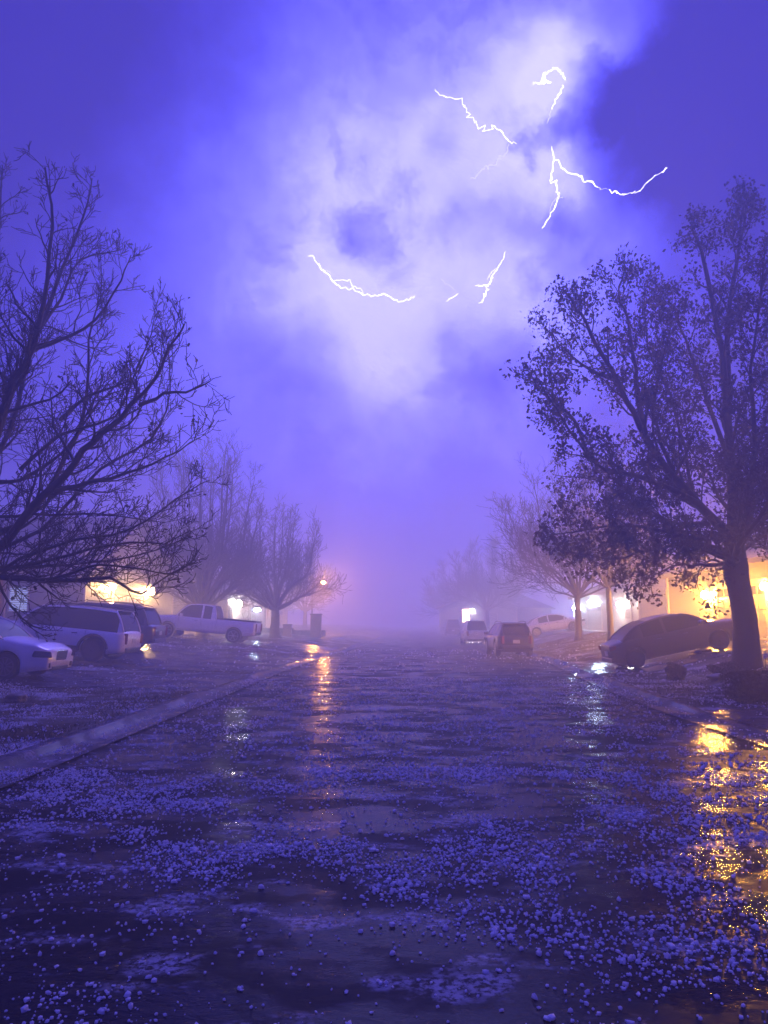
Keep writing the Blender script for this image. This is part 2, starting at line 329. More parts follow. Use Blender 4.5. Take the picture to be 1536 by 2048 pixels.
# ------------------------------------------------------------------ hail on the ground
rng = np.random.default_rng(5)
def vnoise(x, y, sc, seed):
    g = np.random.default_rng(seed).random((256, 256)); x = x/sc; y = y/sc
    xi = np.floor(x).astype(int); yi = np.floor(y).astype(int); fx = x-xi; fy = y-yi; fx = fx*fx*(3-2*fx); fy = fy*fy*(3-2*fy)
    a = g[xi % 256, yi % 256]; b = g[(xi+1) % 256, yi % 256]; c = g[xi % 256, (yi+1) % 256]; d = g[(xi+1) % 256, (yi+1) % 256]
    return (a*(1-fx)+b*fx)*(1-fy)+(c*(1-fx)+d*fx)*fy
def fbm(x, y, sc, seed): return (vnoise(x, y, sc, seed)*.5+vnoise(x, y, sc*.5, seed+1)*.27+vnoise(x, y, sc*.25, seed+2)*.15+vnoise(x, y, sc*.12, seed+3)*.08)
def stones(name, n, y0, y1, sub, size, label, thr=.5, base=.07, lawn=False, xr=(-7, 9)):
    y = np.sqrt(rng.random(n)*(y1*y1-y0*y0)+y0*y0) if y0 > 0 else y0+rng.random(n)*(y1-y0)
    half = .62*np.abs(y)+2.0
    x = .02*y + (rng.random(n)*2-1)*half
    d = fbm(x*.9, y*1.1, 1.15, 11); fine = fbm(x, y, .42, 31)
    p = np.clip((d-thr)*5, .0, 1)*np.clip((fine-.38)*4, 0, 1)*.85+base
    keep = rng.random(n) < p; x = x[keep]; y = y[keep]
    KL = np.array([kl(a) for a in y]); KR = np.array([kr(a) for a in y])
    ins = (x > KL+.05) & (x < KR-.05)
    z = np.array([H(a, b) for a, b in zip(x, y)]); tt = (x-KL)/(KR-KL); z = np.where(ins, .05*np.sin(np.pi*np.clip(tt, 0, 1)), z)
    z = np.where(ins & ((x < KL+.55) | (x > KR-.55)), .03, z); keep = (x > xr[0]) & (x < xr[1]) & ((x < KL-.22) | (x > KL+.06)) & ((x < KR-.06) | (x > KR+.22))
    x = x[keep]; y = y[keep]; z = z[keep]; n = len(x)
    s = size*np.exp(rng.normal(0, .46, n)); s = np.minimum(s, size*3.0)
    bm = bmesh.new(); bmesh.ops.create_icosphere(bm, subdivisions=sub, radius=1)
    bv = np.array([v.co[:] for v in bm.verts]); bf = np.array([[v.index for v in f.verts] for f in bm.faces]); bm.free()
    k = len(bv)
    # lumpy shapes: each stone gets its own squash, turn and low-frequency lumps
    ang = rng.random(n)*6.283; sx = 1+rng.normal(0, .18, n); sy = 1+rng.normal(0, .18, n); sz = .72+rng.random(n)*.25
    ph = rng.random((n, 3))*6.283
    V = np.repeat(bv[None], n, 0)
    lump = 1+.2*np.sin(3*V[:, :, 0]+ph[:, None, 0])+.13*np.sin(3.3*V[:, :, 1]+ph[:, None, 1])+.10*np.sin(2.7*V[:, :, 2]+ph[:, None, 2])
    V = V*lump[:, :, None]; V[:, :, 0] *= sx[:, None]; V[:, :, 1] *= sy[:, None]; V[:, :, 2] *= sz[:, None]
    c, sn = np.cos(ang)[:, None], np.sin(ang)[:, None]
    X = (V[:, :, 0]*c-V[:, :, 1]*sn)*s[:, None]+x[:, None]; Y = (V[:, :, 0]*sn+V[:, :, 1]*c)*s[:, None]+y[:, None]; Z = V[:, :, 2]*s[:, None]+(z+s*.45)[:, None]
    P = np.stack([X, Y, Z], -1).reshape(-1, 3); Fc = (bf[None]+(np.arange(n)*k)[:, None, None]).reshape(-1, 3)
    me = bpy.data.meshes.new(name); me.vertices.add(len(P)); me.vertices.foreach_set('co', P.ravel())
    me.loops.add(len(Fc)*3); me.loops.foreach_set('vertex_index', Fc.ravel().astype(np.int32))
    me.polygons.add(len(Fc)); me.polygons.foreach_set('loop_start', np.arange(0, len(Fc)*3, 3, dtype=np.int32))
    me.polygons.foreach_set('use_smooth', np.zeros(len(Fc), bool)); me.materials.append(M['hail']); me.update(calc_edges=True); me.validate()
    o = put(name, me); tag(o, label, 'hail', None, 'stuff'); return o
stones('hailstones', 125000, 2.2, 8.5, 1, .0062, 'loose white hailstones scattered in drifts over the wet road nearest the viewer', .40)
stones('hailstones', 95000, 8.5, 22, 1, .0085, 'finer looking hail covering the middle stretch of the wet road', .40, xr=(-12, 13))
stones('hailstones', 26000, 22, 46, 1, .018, 'hail on the road and verges farther off near the parked cars', .46, .03, xr=(-17, 14))

def grass(n, seed):
    g = np.random.default_rng(seed); y = 4+np.abs(g.random(n))**.8*44; side = g.random(n) < .5
    s = g.random(n)**1.3*13+.25; K1 = np.array([kl(a) for a in y]); K2 = np.array([kr(a) for a in y]); x = np.where(side, K1-s, K2+s)
    ok = np.array([(inspan(b, DRL if sd else DRR, .25) < .05) for b, sd in zip(y, side)]); ok &= fbm(x, y, 1.1, 77) > .42
    x = x[ok]; y = y[ok]; n = len(x); z = np.array([H(a, b) for a, b in zip(x, y)])-.01
    a = g.random(n)*6.283; h = .035+.07*g.random(n)**2; w = .006+.004*g.random(n); lean = g.normal(0, .45, (n, 2))
    P = np.stack([np.stack([x-np.cos(a)*w, y-np.sin(a)*w, z], 1), np.stack([x+np.cos(a)*w, y+np.sin(a)*w, z], 1), np.stack([x+lean[:, 0]*h, y+lean[:, 1]*h, z+h], 1)], 1).reshape(-1, 3)
    o = npmesh('grass', P, np.arange(n*3).reshape(-1, 3), M['grass']); tag(o, 'short wet winter grass on the verges', 'grass', None, 'stuff')
M['grass'] = mat('winter grass', (.055, .055, .022), .55, var=.3, vscale=2, col2=(.13, .11, .05))

# ------------------------------------------------------------------ trees
class Tree:
    def __init__(s, seed, rmin=.005, maxlvl=4, dens=1.0, up=.10, wig=.16, eff=2.6, fall=.42):
        s.rn = random.Random(seed); s.wood = MB(); s.tips = []; s.rmin = rmin; s.maxlvl = maxlvl; s.dens = dens; s.up = up; s.wig = wig; s.count = 0; s.eff = eff; s.fall = fall
    def limb(s, pts, r0, r1, lvl, L=None):
        n = len(pts); rad = [max(s.rmin, r0+(r1-r0)*(i/(n-1))**.8) for i in range(n)]
        s.wood.tube(pts, rad, n=(8 if lvl == 0 else 6 if lvl == 1 else 4 if lvl == 2 else 3), cap=False); s.count += 1
        real = sum((pts[i+1]-pts[i]).length for i in range(n-1)); L = L or min(real, s.eff)
        if lvl >= s.maxlvl:
            s.tips.append((pts[-1], (pts[-1]-pts[-2]).normalized())); 
            if n > 3: s.tips.append((pts[n//2], (pts[n//2]-pts[n//2-1]).normalized()))
            return
        rn = s.rn; k = max(2, int(s.dens*[7, 8, 6, 4.2, 3][min(lvl, 4)]*(.8+.4*rn.random())*(1 if L > .8 else .6)))
        if lvl == 1: k = max(4, int(real*2.3*s.dens))
        if lvl == 2: k = max(3, int(real*4.5*s.dens))
        az = rn.random()*6.28
        for i in range(k):
            t = .22+.78*(i+rn.random()*.8)/k
            if t > .99: t = .99
            q = t*(n-1); a = int(q); f = q-a; p = pts[a].lerp(pts[min(a+1, n-1)], f); d = (pts[min(a+1, n-1)]-pts[a]).normalized()
            az += 2.4+rn.gauss(0, .5); o = d.orthogonal().normalized(); o.rotate(Matrix.Rotation(az, 3, d))
            sp = R(rn.uniform(24, 58)); nd = (d*math.cos(sp)+o*math.sin(sp)).normalized()
            l = L*(.62-s.fall*t)*(.6+.8*rn.random())
            l = max(l, .16)
            r = rad[a]*.52*(.7+.4*rn.random())
            s.grow(p, nd, l, max(r, s.rmin), lvl+1)
        if lvl < s.maxlvl: s.tips.append((pts[-1], (pts[-1]-pts[-2]).normalized()))
    def grow(s, p, d, L, r, lvl):
        rn = s.rn; n = 6 if lvl <= 1 else 5 if lvl == 2 else 4
        if L < .3: n = 3
        pts = [p.copy()]; d = d.copy(); st = L/n
        for i in range(n):
            d += Vector((rn.gauss(0, 1), rn.gauss(0, 1), rn.gauss(0, 1)))*s.wig + Vector((0, 0, s.up)); d.normalize()
            p = p+d*st; pts.append(p)
        s.limb(pts, r, max(s.rmin, r*.35), lvl, L)
def smooth_pts(P, per=3, jit=.0, rn=None):
    out = []
    for i in range(len(P)-1):
        a = P[max(i-1, 0)]; b = P[i]; c = P[i+1]; d = P[min(i+2, len(P)-1)]
        for k in range(per):
            t = k/per
            q = .5*((2*b)+(c-a)*t+(2*a-5*b+4*c-d)*t*t+(3*b-a-3*c+d)*t**3)
            if rn and (i+k): q = q+Vector((rn.gauss(0, jit), rn.gauss(0, jit), rn.gauss(0, jit)))
            out.append(q)
    out.append(P[-1]); return out
def leaves(tips, n_per, size, spread, seed, rn=None):
    g = np.random.default_rng(seed); T = np.array([t[0][:] for t in tips]); T = np.repeat(T, n_per, 0); n = len(T)
    c = T+g.normal(0, spread, (n, 3)); c[:, 2] -= .02
    a = g.normal(0, 1, (n, 3)); a[:, 2] -= .8; a /= np.linalg.norm(a, axis=1)[:, None]
    b = np.cross(a, g.normal(0, 1, (n, 3))); b /= np.linalg.norm(b, axis=1)[:, None]; nn = np.cross(a, b)
    s = (size*np.exp(g.normal(0, .25, n)))[:, None]
    # curled, lobed leaf: 7 vertices, 3 quads-ish
    pts = [(-.05, 0, 0), (.25, .34, .10), (.22, -.34, .12), (.55, .22, .02), (.55, -.20, .04), (.80, .36, .14), (.8, -.34, .12), (1.15, 0, -.05)]
    P = np.stack([c+(a*p[0]+b*p[1]+nn*p[2])*s for p in pts], 1)
    fs = np.array([[0, 1, 3, 0], [0, 3, 4, 0], [0, 4, 2, 0], [3, 5, 7, 3], [3, 7, 4, 3], [4, 7, 6, 4]])[:, :3]
    Fc = (fs[None]+(np.arange(n)*8)[:, None, None]).reshape(-1, 3)
    return P.reshape(-1, 3), Fc
def npmesh(name, P, Fc, m, parent=None):
    me = bpy.data.meshes.new(name); me.vertices.add(len(P)); me.vertices.foreach_set('co', P.astype(np.float32).ravel())
    k = Fc.shape[1]; me.loops.add(Fc.size); me.loops.foreach_set('vertex_index', Fc.ravel().astype(np.int32))
    me.polygons.add(len(Fc)); me.polygons.foreach_set('loop_start', np.arange(0, Fc.size, k, dtype=np.int32))
    me.materials.append(m); me.update(calc_edges=True); return put(name, me, parent)
def finish_tree(name, label, t, trunk, base, group=None, foliage=None):
    root = empty(name, base); tag(root, label, 'tree', group)
    b = Vector(base)
    tr = trunk.build('trunk', M['bark'], root, smooth=True); tr.data.transform(Matrix.Translation(-b))
    cr_ = t.wood.build('crown', M['twig'], root, smooth=True); cr_.data.transform(Matrix.Translation(-b))
    if foliage is not None:
        P, Fc = foliage; o = npmesh('leaves', P-np.array(b[:]), Fc, M['leaf'], root)
    return root
def flare(base, top, r0, r1, n=8, lean=None, rn=None):
    base = Vector(base); top = Vector(top); pts = []; rad = []
    for i in range(n+1):
        t = i/n; p = base.lerp(top, t); 
        if rn and 0 < i < n: p += Vector((rn.gauss(0, .015), rn.gauss(0, .015), 0))
        pts.append(p); rad.append(r1+(r0-r1)*(1-t)**1.5+r0*.55*max(0, 1-t*6)**2)
    mb = MB(); mb.tube(pts, rad, n=12); return mb

grass(150000, 6)
def big_left():
    Y0 = 13.5; bx = at(-175, 1250, Y0).x; base = (bx, Y0, H(bx, Y0)-.1)
    t = Tree(3, rmin=.0062, maxlvl=4, dens=1.45, up=.11, wig=.20, eff=2.15); rn = random.Random(9)
    fork = Vector((bx, Y0, 2.4)); tr = flare(base, fork+Vector((0, 0, .2)), .30, .23, rn=rn)
    LM = [  # (Y of the far end, [pixels])
     (12.0, .14, [(-40, 960), (0, 845), (26, 761), (57, 717), (88, 607), (105, 454), (90, 335)]),
     (14.5, .10, [(-30, 900), (40, 750), (88, 634), (125, 540), (165, 440), (184, 357)]),
     (12.8, .13, [(-60, 1120), (0, 1095), (66, 1012), (132, 950), (185, 884), (237, 840), (272, 800), (316, 752), (338, 695), (369, 647)]),
     (14.8, .09, [(-20, 1075), (60, 1030), (132, 915), (167, 827), (176, 739), (182, 651), (209, 581)]),
     (13.8, .07, [(-60, 1060), (0, 1033), (100, 1030), (206, 1029), (330, 1045)]),
     (12.2, .08, [(-80, 1150), (0, 1152), (88, 1161), (160, 1160), (220, 1157), (281, 1187), (310, 1165), (390, 1125)]),
     (15.0, .07, [(-60, 1140), (60, 1133), (130, 1130), (264, 1113), (387, 1073)]),
     (12.5, .06, [(110, 985), (180, 965), (246, 950), (330, 915), (400, 875)]),
     (12.2, .05, [(280, 810), (330, 790), (390, 778), (420, 762)]),
     (15.5, .10, [(-90, 900), (-60, 700), (-20, 560), (0, 440), (5, 330)]),
     (16.0, .09, [(-70, 1000), (20, 860), (60, 700), (120, 600), (160, 520), (240, 500)]),
     (14.2, .06, [(60, 700), (120, 680), (190, 640), (240, 560), (262, 510)]),
     (16.0, .07, [(-60, 1120), (80, 1060), (200, 940), (300, 880), (340, 780), (330, 640)]),
     (13.2, .06, [(-60, 1150), (100, 1120), (220, 1090), (330, 1085), (380, 1060)]),
     (12.9, .06, [(-60, 1165), (40, 1120), (150, 1080), (260, 1060), (350, 1000), (420, 960)]),
     (11.6, .06, [(-60, 1150), (50, 1160), (130, 1150), (200, 1130), (290, 1140), (350, 1150)]),
     (14.6, .05, [(120, 840), (180, 790), (260, 760), (300, 690)]),
     (14.0, .05, [(40, 940), (120, 870), (230, 830), (290, 700), (310, 630)]),
     (15.0, .07, [(-30, 980), (40, 960), (130, 900), (200, 800), (250, 780)]),
    ]
    for Ye, r, px in LM:
        n = len(px); P = [at(u, v, Y0*.5+Ye*.5+(Ye-Y0)*.5*(i/(n-1))*1.0+ (0)) for i, (u, v) in enumerate(px)]
        if px[0][0] < -20 or px[0][0] < 0: P = [fork.copy()]+P if (P[0]-fork).length > .3 else P
        P = smooth_pts(P, 3, .012, rn)
        t.limb(P, r*.85, max(.007, r*.12), 1)
    for k in range(7):   # the half of the crown beyond the frame
        a = R(110+k*23); d = Vector((math.cos(a), math.sin(a), 1.0+.5*rn.random())).normalized()
        t.grow(fork, d, rn.uniform(5, 8), .12, 1)
    print('left tree', t.count)
    P, Fc = leaves([x for x in t.tips if rn.random() < .035], 2, .05, .03, 3)
    return finish_tree('bare_tree', 'large bare tree reaching in from the left edge over the white cars', t, tr, base, 'street trees', (P, Fc))
big_left()

def big_right():
    Y0 = 20.5; bx = at(1492, 1310, Y0).x; base = (bx, Y0, H(bx, Y0)-.12)
    t = Tree(21, rmin=.007, maxlvl=4, dens=1.3, up=.10, wig=.18, eff=2.45); rn = random.Random(4)
    fork = at(1470, 1120, Y0); tr = MB()
    P = [Vector(base), at(1492, 1285, Y0), at(1490, 1240, Y0), at(1480, 1185, Y0), at(1472, 1150, Y0), fork, at(1468, 1060, Y0)]
    tr.tube(smooth_pts(P, 3), [.50, .40, .36, .34, .33, .31, .31, .30, .30, .30, .30, .31, .32, .33, .33, .30, .27, .24, .22][:19], n=14)
    LM = [
     (20, .24, [(1470, 1100), (1463, 1000), (1460, 900), (1448, 740), (1432, 640), (1400, 500), (1380, 452)]),
     (21, .13, [(1456, 820), (1455, 740), (1460, 600), (1480, 500), (1488, 440), (1484, 396)]),
     (19, .20, [(1465, 1090), (1400, 1010), (1332, 940), (1280, 852), (1240, 772), (1192, 684), (1160, 630), (1132, 585)]),
     (20, .11, [(1290, 870), (1276, 800), (1272, 740), (1256, 640), (1235, 590), (1250, 545)]),
     (18, .12, [(1400, 1010), (1332, 975), (1260, 950), (1200, 932), (1140, 860), (1068, 745)]),
     (22, .10, [(1450, 1060), (1390, 1000), (1370, 900), (1340, 790), (1300, 700), (1290, 600), (1300, 560)]),
     (17.5, .10, [(1450, 1110), (1350, 1070), (1250, 1050), (1180, 1060), (1095, 1070)]),
     (18.5, .09, [(1440, 1110), (1370, 1090), (1300, 1100), (1230, 1120), (1180, 1110), (1130, 1100)]),
     (22.5, .09, [(1455, 1100), (1390, 1080), (1330, 1040), (1260, 1000), (1190, 960), (1110, 950)]),
     (17, .13, [(1475, 1100), (1500, 980), (1510, 850), (1500, 740), (1520, 620), (1530, 500)]),
     (21.5, .10, [(1465, 940), (1430, 850), (1400, 760), (1370, 680), (1350, 620), (1330, 590)]),
     (19.5, .08, [(1350, 950), (1320, 880), (1310, 800), (1330, 700), (1345, 640)]),
     (18.5, .08, [(1180, 920), (1150, 840), (1110, 800), (1100, 730)]),
     (20, .08, [(1230, 760), (1180, 740), (1130, 700), (1095, 660)]),
     (18, .07, [(1440, 1130), (1400, 1130), (1350, 1130), (1310, 1150), (1280, 1165)]),
     (19, .07, [(1455, 1130), (1420, 1120), (1400, 1140), (1390, 1175)]),
     (22, .07, [(1420, 1050), (1330, 1040), (1240, 1010), (1160, 1000)]),
     (22, .12, [(1480, 1080), (1530, 960), (1580, 820), (1600, 640), (1590, 500)]),
     (19, .13, [(1480, 1090), (1560, 1000), (1660, 880), (1760, 740)]),
     (23, .11, [(1485, 1100), (1580, 1040), (1700, 1000), (1800, 940)]),
     (25, .13, [(1478, 1080), (1500, 950), (1540, 800), (1560, 650), (1540, 560)]),
     (16, .12, [(1478, 1090), (1540, 1000), (1600, 850), (1640, 700)]),
    ]
    for Ye, r, px in LM:
        n = len(px); P = [at(u, v, Y0+(Ye-Y0)*min(1, .25+.75*(i/(n-1)))) for i, (u, v) in enumerate(px)]
        if abs(px[0][0]-1465) < 30 and px[0][1] > 1050: P = [fork.copy()]+P
        P = smooth_pts(P, 3, .02, rn); t.limb(P, r*.85, max(.008, r*.12), 1)
    print('right tree', t.count, len(t.tips))
    fol = leaves([x for x in t.tips if rn.random() < .75], 4, .078, .12, 8)
    return finish_tree('oak_tree', 'large broad tree keeping its dead leaves, beside the dark sedan on the right lawn', t, tr, base, 'street trees', fol)
big_right()

def far_tree(name, label, u, Y, fork_z, height, spread, seed, r0=.28, group='street trees', limbs=8, rmin=.012, maxlvl=4, dens=.9, up=.13, leafy=0):
    x = at(u, 1250, Y).x; z = H(x, Y); rn = random.Random(seed)
    t = Tree(seed, rmin=rmin, maxlvl=maxlvl, dens=dens, up=up, wig=.14, eff=spread*.5, fall=.2)
    fork = Vector((x, Y, z+fork_z)); tr = flare((x, Y, z-.1), fork, r0, r0*.72, rn=rn)
    for k in range(limbs):
        a = 6.283*k/limbs+rn.uniform(-.3, .3); low = k % 2
        q_ = (k*.618) % 1; w = spread*(.25+.75*q_); h = (height-fork_z)*(1.0-.5*q_**2.2)*rn.uniform(.8, 1.0)
        e = fork+Vector((math.cos(a)*w, math.sin(a)*w, h)); mid = fork+Vector((math.cos(a)*w*.75, math.sin(a)*w*.75, h*.42))
        t.limb(smooth_pts([fork-Vector((0, 0, .15)), fork.lerp(mid, .5)+Vector((0, 0, h*.06)), mid, mid.lerp(e, .55)+Vector((0, 0, h*.05)), e], 3, .03, rn), r0*.36, .014, 1)
    for k in range(max(3, limbs//2)):   # low spreading boughs
        a = 6.283*(k+.5)/max(3, limbs//2)+rn.uniform(-.3, .3); d = Vector((math.cos(a), math.sin(a), .35)).normalized()
        t.grow(fork-Vector((0, 0, .2)), d, spread*.95, r0*.3, 1)
    print(name, t.count)
    fol = leaves([q for q in t.tips if rn.random() < leafy], 2, .10, .06, seed) if leafy else None
    return finish_tree(name, label, t, tr, (x, Y, z), group, fol)
far_tree('bare_tree', 'tall bare tree with upright boughs behind the white pickup truck', 405, 47, 1.8, 12.3, 4.6, 31, .42, limbs=17, dens=1.0, rmin=.010)
far_tree('bare_tree', 'shorter bare tree with a thick short trunk, right of the pickup truck', 550, 56, 2.2, 9.6, 4.4, 32, .40, limbs=15, dens=.95, rmin=.012)
far_tree('bare_tree', 'slim tree with a forked bare crown beside the white sedan', 1157, 44, 2.6, 10.6, 5.0, 33, .22, limbs=13, dens=1.0, rmin=.010)
far_tree('young_tree', 'slim straight trunked tree between the blue white lamp and the white wall lamp', 1220, 36, 2.9, 8.5, 3.4, 34, .17, limbs=10, dens=.9, leafy=.25, rmin=.009)
far_tree('bare_tree', 'faint bare tree fading into fog beyond the street lamp', 610, 108, 2.5, 10.5, 5, 35, .35, limbs=12, rmin=.016, maxlvl=3, dens=1.5)
far_tree('bare_tree', 'hazy bare tree behind the parked light coloured wagon', 975, 104, 2.6, 12.0, 5.6, 36, .33, limbs=12, rmin=.014, maxlvl=3, dens=1.6)
far_tree('bare_tree', 'faintest bare tree at the foggy end of the road on the right', 905, 140, 2.5, 12, 6, 37, .33, limbs=11, rmin=.018, maxlvl=3, dens=1.5)

# ------------------------------------------------------------------ cars
def car(name, label, cat, loc, heading, pitch, paint, sp, group=None):
    root = empty(name, loc, (0, -pitch, heading)); tag(root, label, cat, group)
    L, Wd, xr_, xf_, Rw = sp['L'], sp['W'], sp['xr'], sp['xf'], sp['R']
    sill = sp.get('sill', .24); top = sp['top']; clad = sp.get('clad', False); arch = Rw*1.16
    def ztop(x):
        for (a, za), (b, zb) in zip(top, top[1:]):
            if a <= x <= b: return za+(zb-za)*sst(0, 1, (x-a)/(b-a)) if sp.get('round', True) else za+(zb-za)*(x-a)/(b-a)
        return top[0][1] if x < top[0][0] else top[-1][1]
    def hw(x):
        e = L/2; fr = sp.get('nose', .75) if x > 0 else sp.get('tail', .55); t = max(0, (abs(x)-(e-fr))/fr)
        return Wd/2*(1-.20*t**2.6)
    def low(x):
        z = sill + (.10*max(0, (abs(x)-(L/2-.5))/.5))
        for xa in (xr_, xf_):
            d = abs(x-xa)
            if d < arch: z = max(z, Rw+math.sqrt(arch*arch-d*d)*.98)
        return z
    xs = sorted(set([round(-L/2+L*i/96, 4) for i in range(97)] + [round(xa+arch*c, 4) for xa in (xr_, xf_) for c in (-1.0, -.99, -.95, -.87, .87, .95, .99, 1.0)]))
    mb = MB(); rings = []
    for x in xs:
        zt = ztop(x); w = hw(x); zl = low(x); e = min(1, (L/2-abs(x))/.10); zt -= (1-e)**2*.07; cr2 = sp.get('crown', .035)
        zm = max(zl+.02, zt*.62+.05); zs = max(zl+.03, zt-.10)
        half = [(0, zt+cr2), (w*.5, zt+cr2*.75), (w*.84, zt), (w*.95, zt-.035), (w*.985, zs), (w, zm), (w*.985, (zm+zl)/2 if zl < zm else zl), (w*.955, zl), (w*.80, zl+.005)]
        rings.append([(x, y, z) for y, z in half]+[(x, -y, z) for y, z in reversed(half[1:])])
    n = len(rings[0])
    for r in rings: mb.v.extend(r)
    for i in range(len(rings)-1):
        for k in range(n): k2 = (k+1) % n; mb.f.append((i*n+k, i*n+k2, (i+1)*n+k2, (i+1)*n+k)); mb.m.append(0)
    for i, rev in ((0, 1), (len(rings)-1, 0)):
        f = tuple(i*n+k for k in range(n)); mb.f.append(f[::-1] if rev else f); mb.m.append(0)
    # cabin
    cb = sp['cab']      # rear base x, roof rear x, roof front x, windshield base x, roof z
    xb, x1, x2, xw, zr = cb; cx = sorted(set([xb+(xw-xb)*i/60 for i in range(61)]+[x1, x2]))
    def zroof(x):
        zbv = ztop(x)
        if x < x1: t = (x-xb)/(x1-xb); return (ztop(xb)*(1-t)+zr*t) + .10*math.sin(math.pi*t)*(1-t*.3)
        if x > x2: t = (xw-x)/(xw-x2); return (ztop(xw)*(1-t)+zr*t) + .08*math.sin(math.pi*t)
        return zr + sp.get('arc', .05)*math.sin(math.pi*(x-x1)/(x2-x1))
    G = {'roof': MB(), 'windshield': MB(), 'rear_window': MB(), 'side_window': MB(), 'side_window2': MB()}
    prev = None; pil = sp['pillars']
    for x in cx:
        zb = ztop(x)-.03; zt = max(zroof(x), zb+.004); wb = hw(x)*.93; hh = (zt-zb)/(zr-ztop(0))
        wt = wb-sp.get('tumble', .17)*min(1.1, hh); zg = zt-.055*min(1, hh*2); wg = wb+(wt-wb)*(zg-zb)/max(zt-zb, 1e-4)
        ring = [(x, wb, zb), (x, wg, zg), (x, wt-.02, zt), (x, wt*.6, zt+.02*hh), (x, 0, zt+.03*hh), (x, -wt*.6, zt+.02*hh), (x, -wt+.02, zt), (x, -wg, zg), (x, -wb, zb)]
        if prev:
            p = prev; xm = (x+p[0][0])/2; solid = any(a <= xm <= b for a, b in pil)
            q = lambda k: (p[k], p[k+1], ring[k+1], ring[k])
            (mb if solid else G['side_window']).quad(*q(0)); (mb if solid else G['side_window2']).quad(*q(7))
            mb.quad(*q(1)); mb.quad(*q(6))
            tgt = G['windshield'] if xm > x2 else G['rear_window'] if xm < x1 else G['roof']
            for k in (2, 3, 4, 5): tgt.quad(*q(k))
        prev = ring
    for sgn in (-1, 1):     # A and C pillars, roof rails
        for ax, bx_ in ((xw, x2), (xb, x1)):
            P = []
            for i in range(7):
                x = ax+(bx_-ax)*i/6; zb = ztop(x)-.03; zt = max(zroof(x), zb); hh = (zt-zb)/(zr-ztop(0)); wt = hw(x)*.93-sp.get('tumble', .17)*min(1.1, hh)
                P.append((x, sgn*(wt-.015), zt-.01))
            mb.tube(P, .038, n=6)
    body = mb.build('body', paint, root, smooth=False)
    for p_ in body.data.polygons: p_.use_smooth = True
    gm = M['glass']
    G['roof'].build('roof', sp.get('roofmat', paint), root, smooth=True)
    G['windshield'].build('windshield', gm, root, smooth=True); G['rear_window'].build('rear_window', gm, root, smooth=True)
    G['side_window'].build('side_window', gm, root); G['side_window2'].build('side_window', gm, root)
    # underbody and arch liners
    ub = MB(); ub.box((0, 0, sill+.17), (L*.9, Wd-.56, .30)); ub.box((0, 0, sill+.30), (L*.86, Wd*.80, .22))
    for xa in (xr_, xf_): ub.box((xa, 0, Rw+.16), (arch*2.04, Wd*.72, arch*1.5))
    ub.build('underbody', M['trim'], root)
    # wheels
    for xa in (xr_, xf_):
        for sgn in (-1, 1):
            y = sgn*(Wd/2-.125); wd = .115
            t = MB(); t.lathe([(Rw*.66, -wd), (Rw*.93, -wd), (Rw, -wd*.7), (Rw, wd*.7), (Rw*.93, wd), (Rw*.66, wd)], (xa, y, Rw), 28, 'Y')
            ty = t.build('wheel', M['rubber'], root, smooth=False)
            rm = MB(); o = sgn*wd*.80
            rm.lathe([(Rw*.69, -.02), (Rw*.69, .02), (Rw*.60, .03*sgn)], (xa, y+o*.98, Rw), 28, 'Y')
            rm.build('rim_well', M['trim'], ty)
            rs = MB(); rs.lathe([(Rw*.12, 0), (Rw*.15, sgn*.02), (Rw*.05, sgn*.035)], (xa, y+o*1.22, Rw), 12, 'Y')
            ns = sp.get('spokes', 10)
            for k in range(ns):
                a = 6.283*k/ns; c = Vector((xa+math.cos(a)*Rw*.38, y+o*1.24, Rw+math.sin(a)*Rw*.38))
                rs.box(c, (Rw*.58, .022, Rw*.10), ry=-a)
            P = [(xa+math.cos(6.283*k/28)*Rw*.67, y+o*1.24, Rw+math.sin(6.283*k/28)*Rw*.67) for k in range(29)]
            rs.tube(P, .016, n=5, cap=False)
            rs.build('rim', sp.get('rim', M['alloy']), ty)
            if clad:
                P = [(xa+math.cos(a)*arch*1.05, sgn*(hw(xa)*.985+.012), Rw+math.sin(a)*arch*1.05) for a in [math.pi*k/20-.12+.24*k/20*0 for k in range(21)]]
                c2 = MB(); c2.tube(P, .055, n=6); c2.build('wheel_arch_trim', M['trim'], root, smooth=True)
    if clad:
        for sgn in (-1, 1): c2 = MB(); c2.box(((xr_+xf_)/2, sgn*(Wd/2-.005), sill+.09), (xf_-xr_-2*arch, .05, .2)); c2.build('sill_trim', M['trim'], root, bevel=.01)
    fz = ztop(L/2-.05); bz = ztop(-L/2+.05); e = L/2; nw = hw(e)
    # front
    for sgn in (-1, 1):
        h = MB(); hx0 = e-.17; hz_ = ztop(hx0)-.15
        h.box((hx0, sgn*(hw(hx0)*.90), hz_), (.46, .22, .15), rz=-sgn*.60, taper=.84); h.build('headlight', M['lens'], root, bevel=.03)
        h = MB(); h.box((e-.07, sgn*nw*.80, sill+.19), (.16, .17, .12), rz=-sgn*.35); h.build('fog_light', M['trim'], root, bevel=.015)
        t = MB(); zt_ = bz-sp.get('tl_drop', .16); hgt = sp.get('tl_h', .16)
        t.box((-e+.10, sgn*(hw(-e)*.93), zt_), (.26, .20, hgt), rz=sgn*.45); t.build('tail_light', M['red_lens'], root, bevel=.025)
        mm = MB(); mm.box((xw-.32, sgn*(Wd/2+.07), ztop(xw)+.05), (.14, .22, .15)); mm.build('side_mirror', paint, root, bevel=.03)
        for hx in sp['handles']:
            hd = MB(); hd.box((hx, sgn*(hw(hx)*.99+.005), ztop(hx)-.17), (.19, .03, .03)); hd.build('door_handle', M['trim'] if clad else M['chrome'], root, bevel=.008)
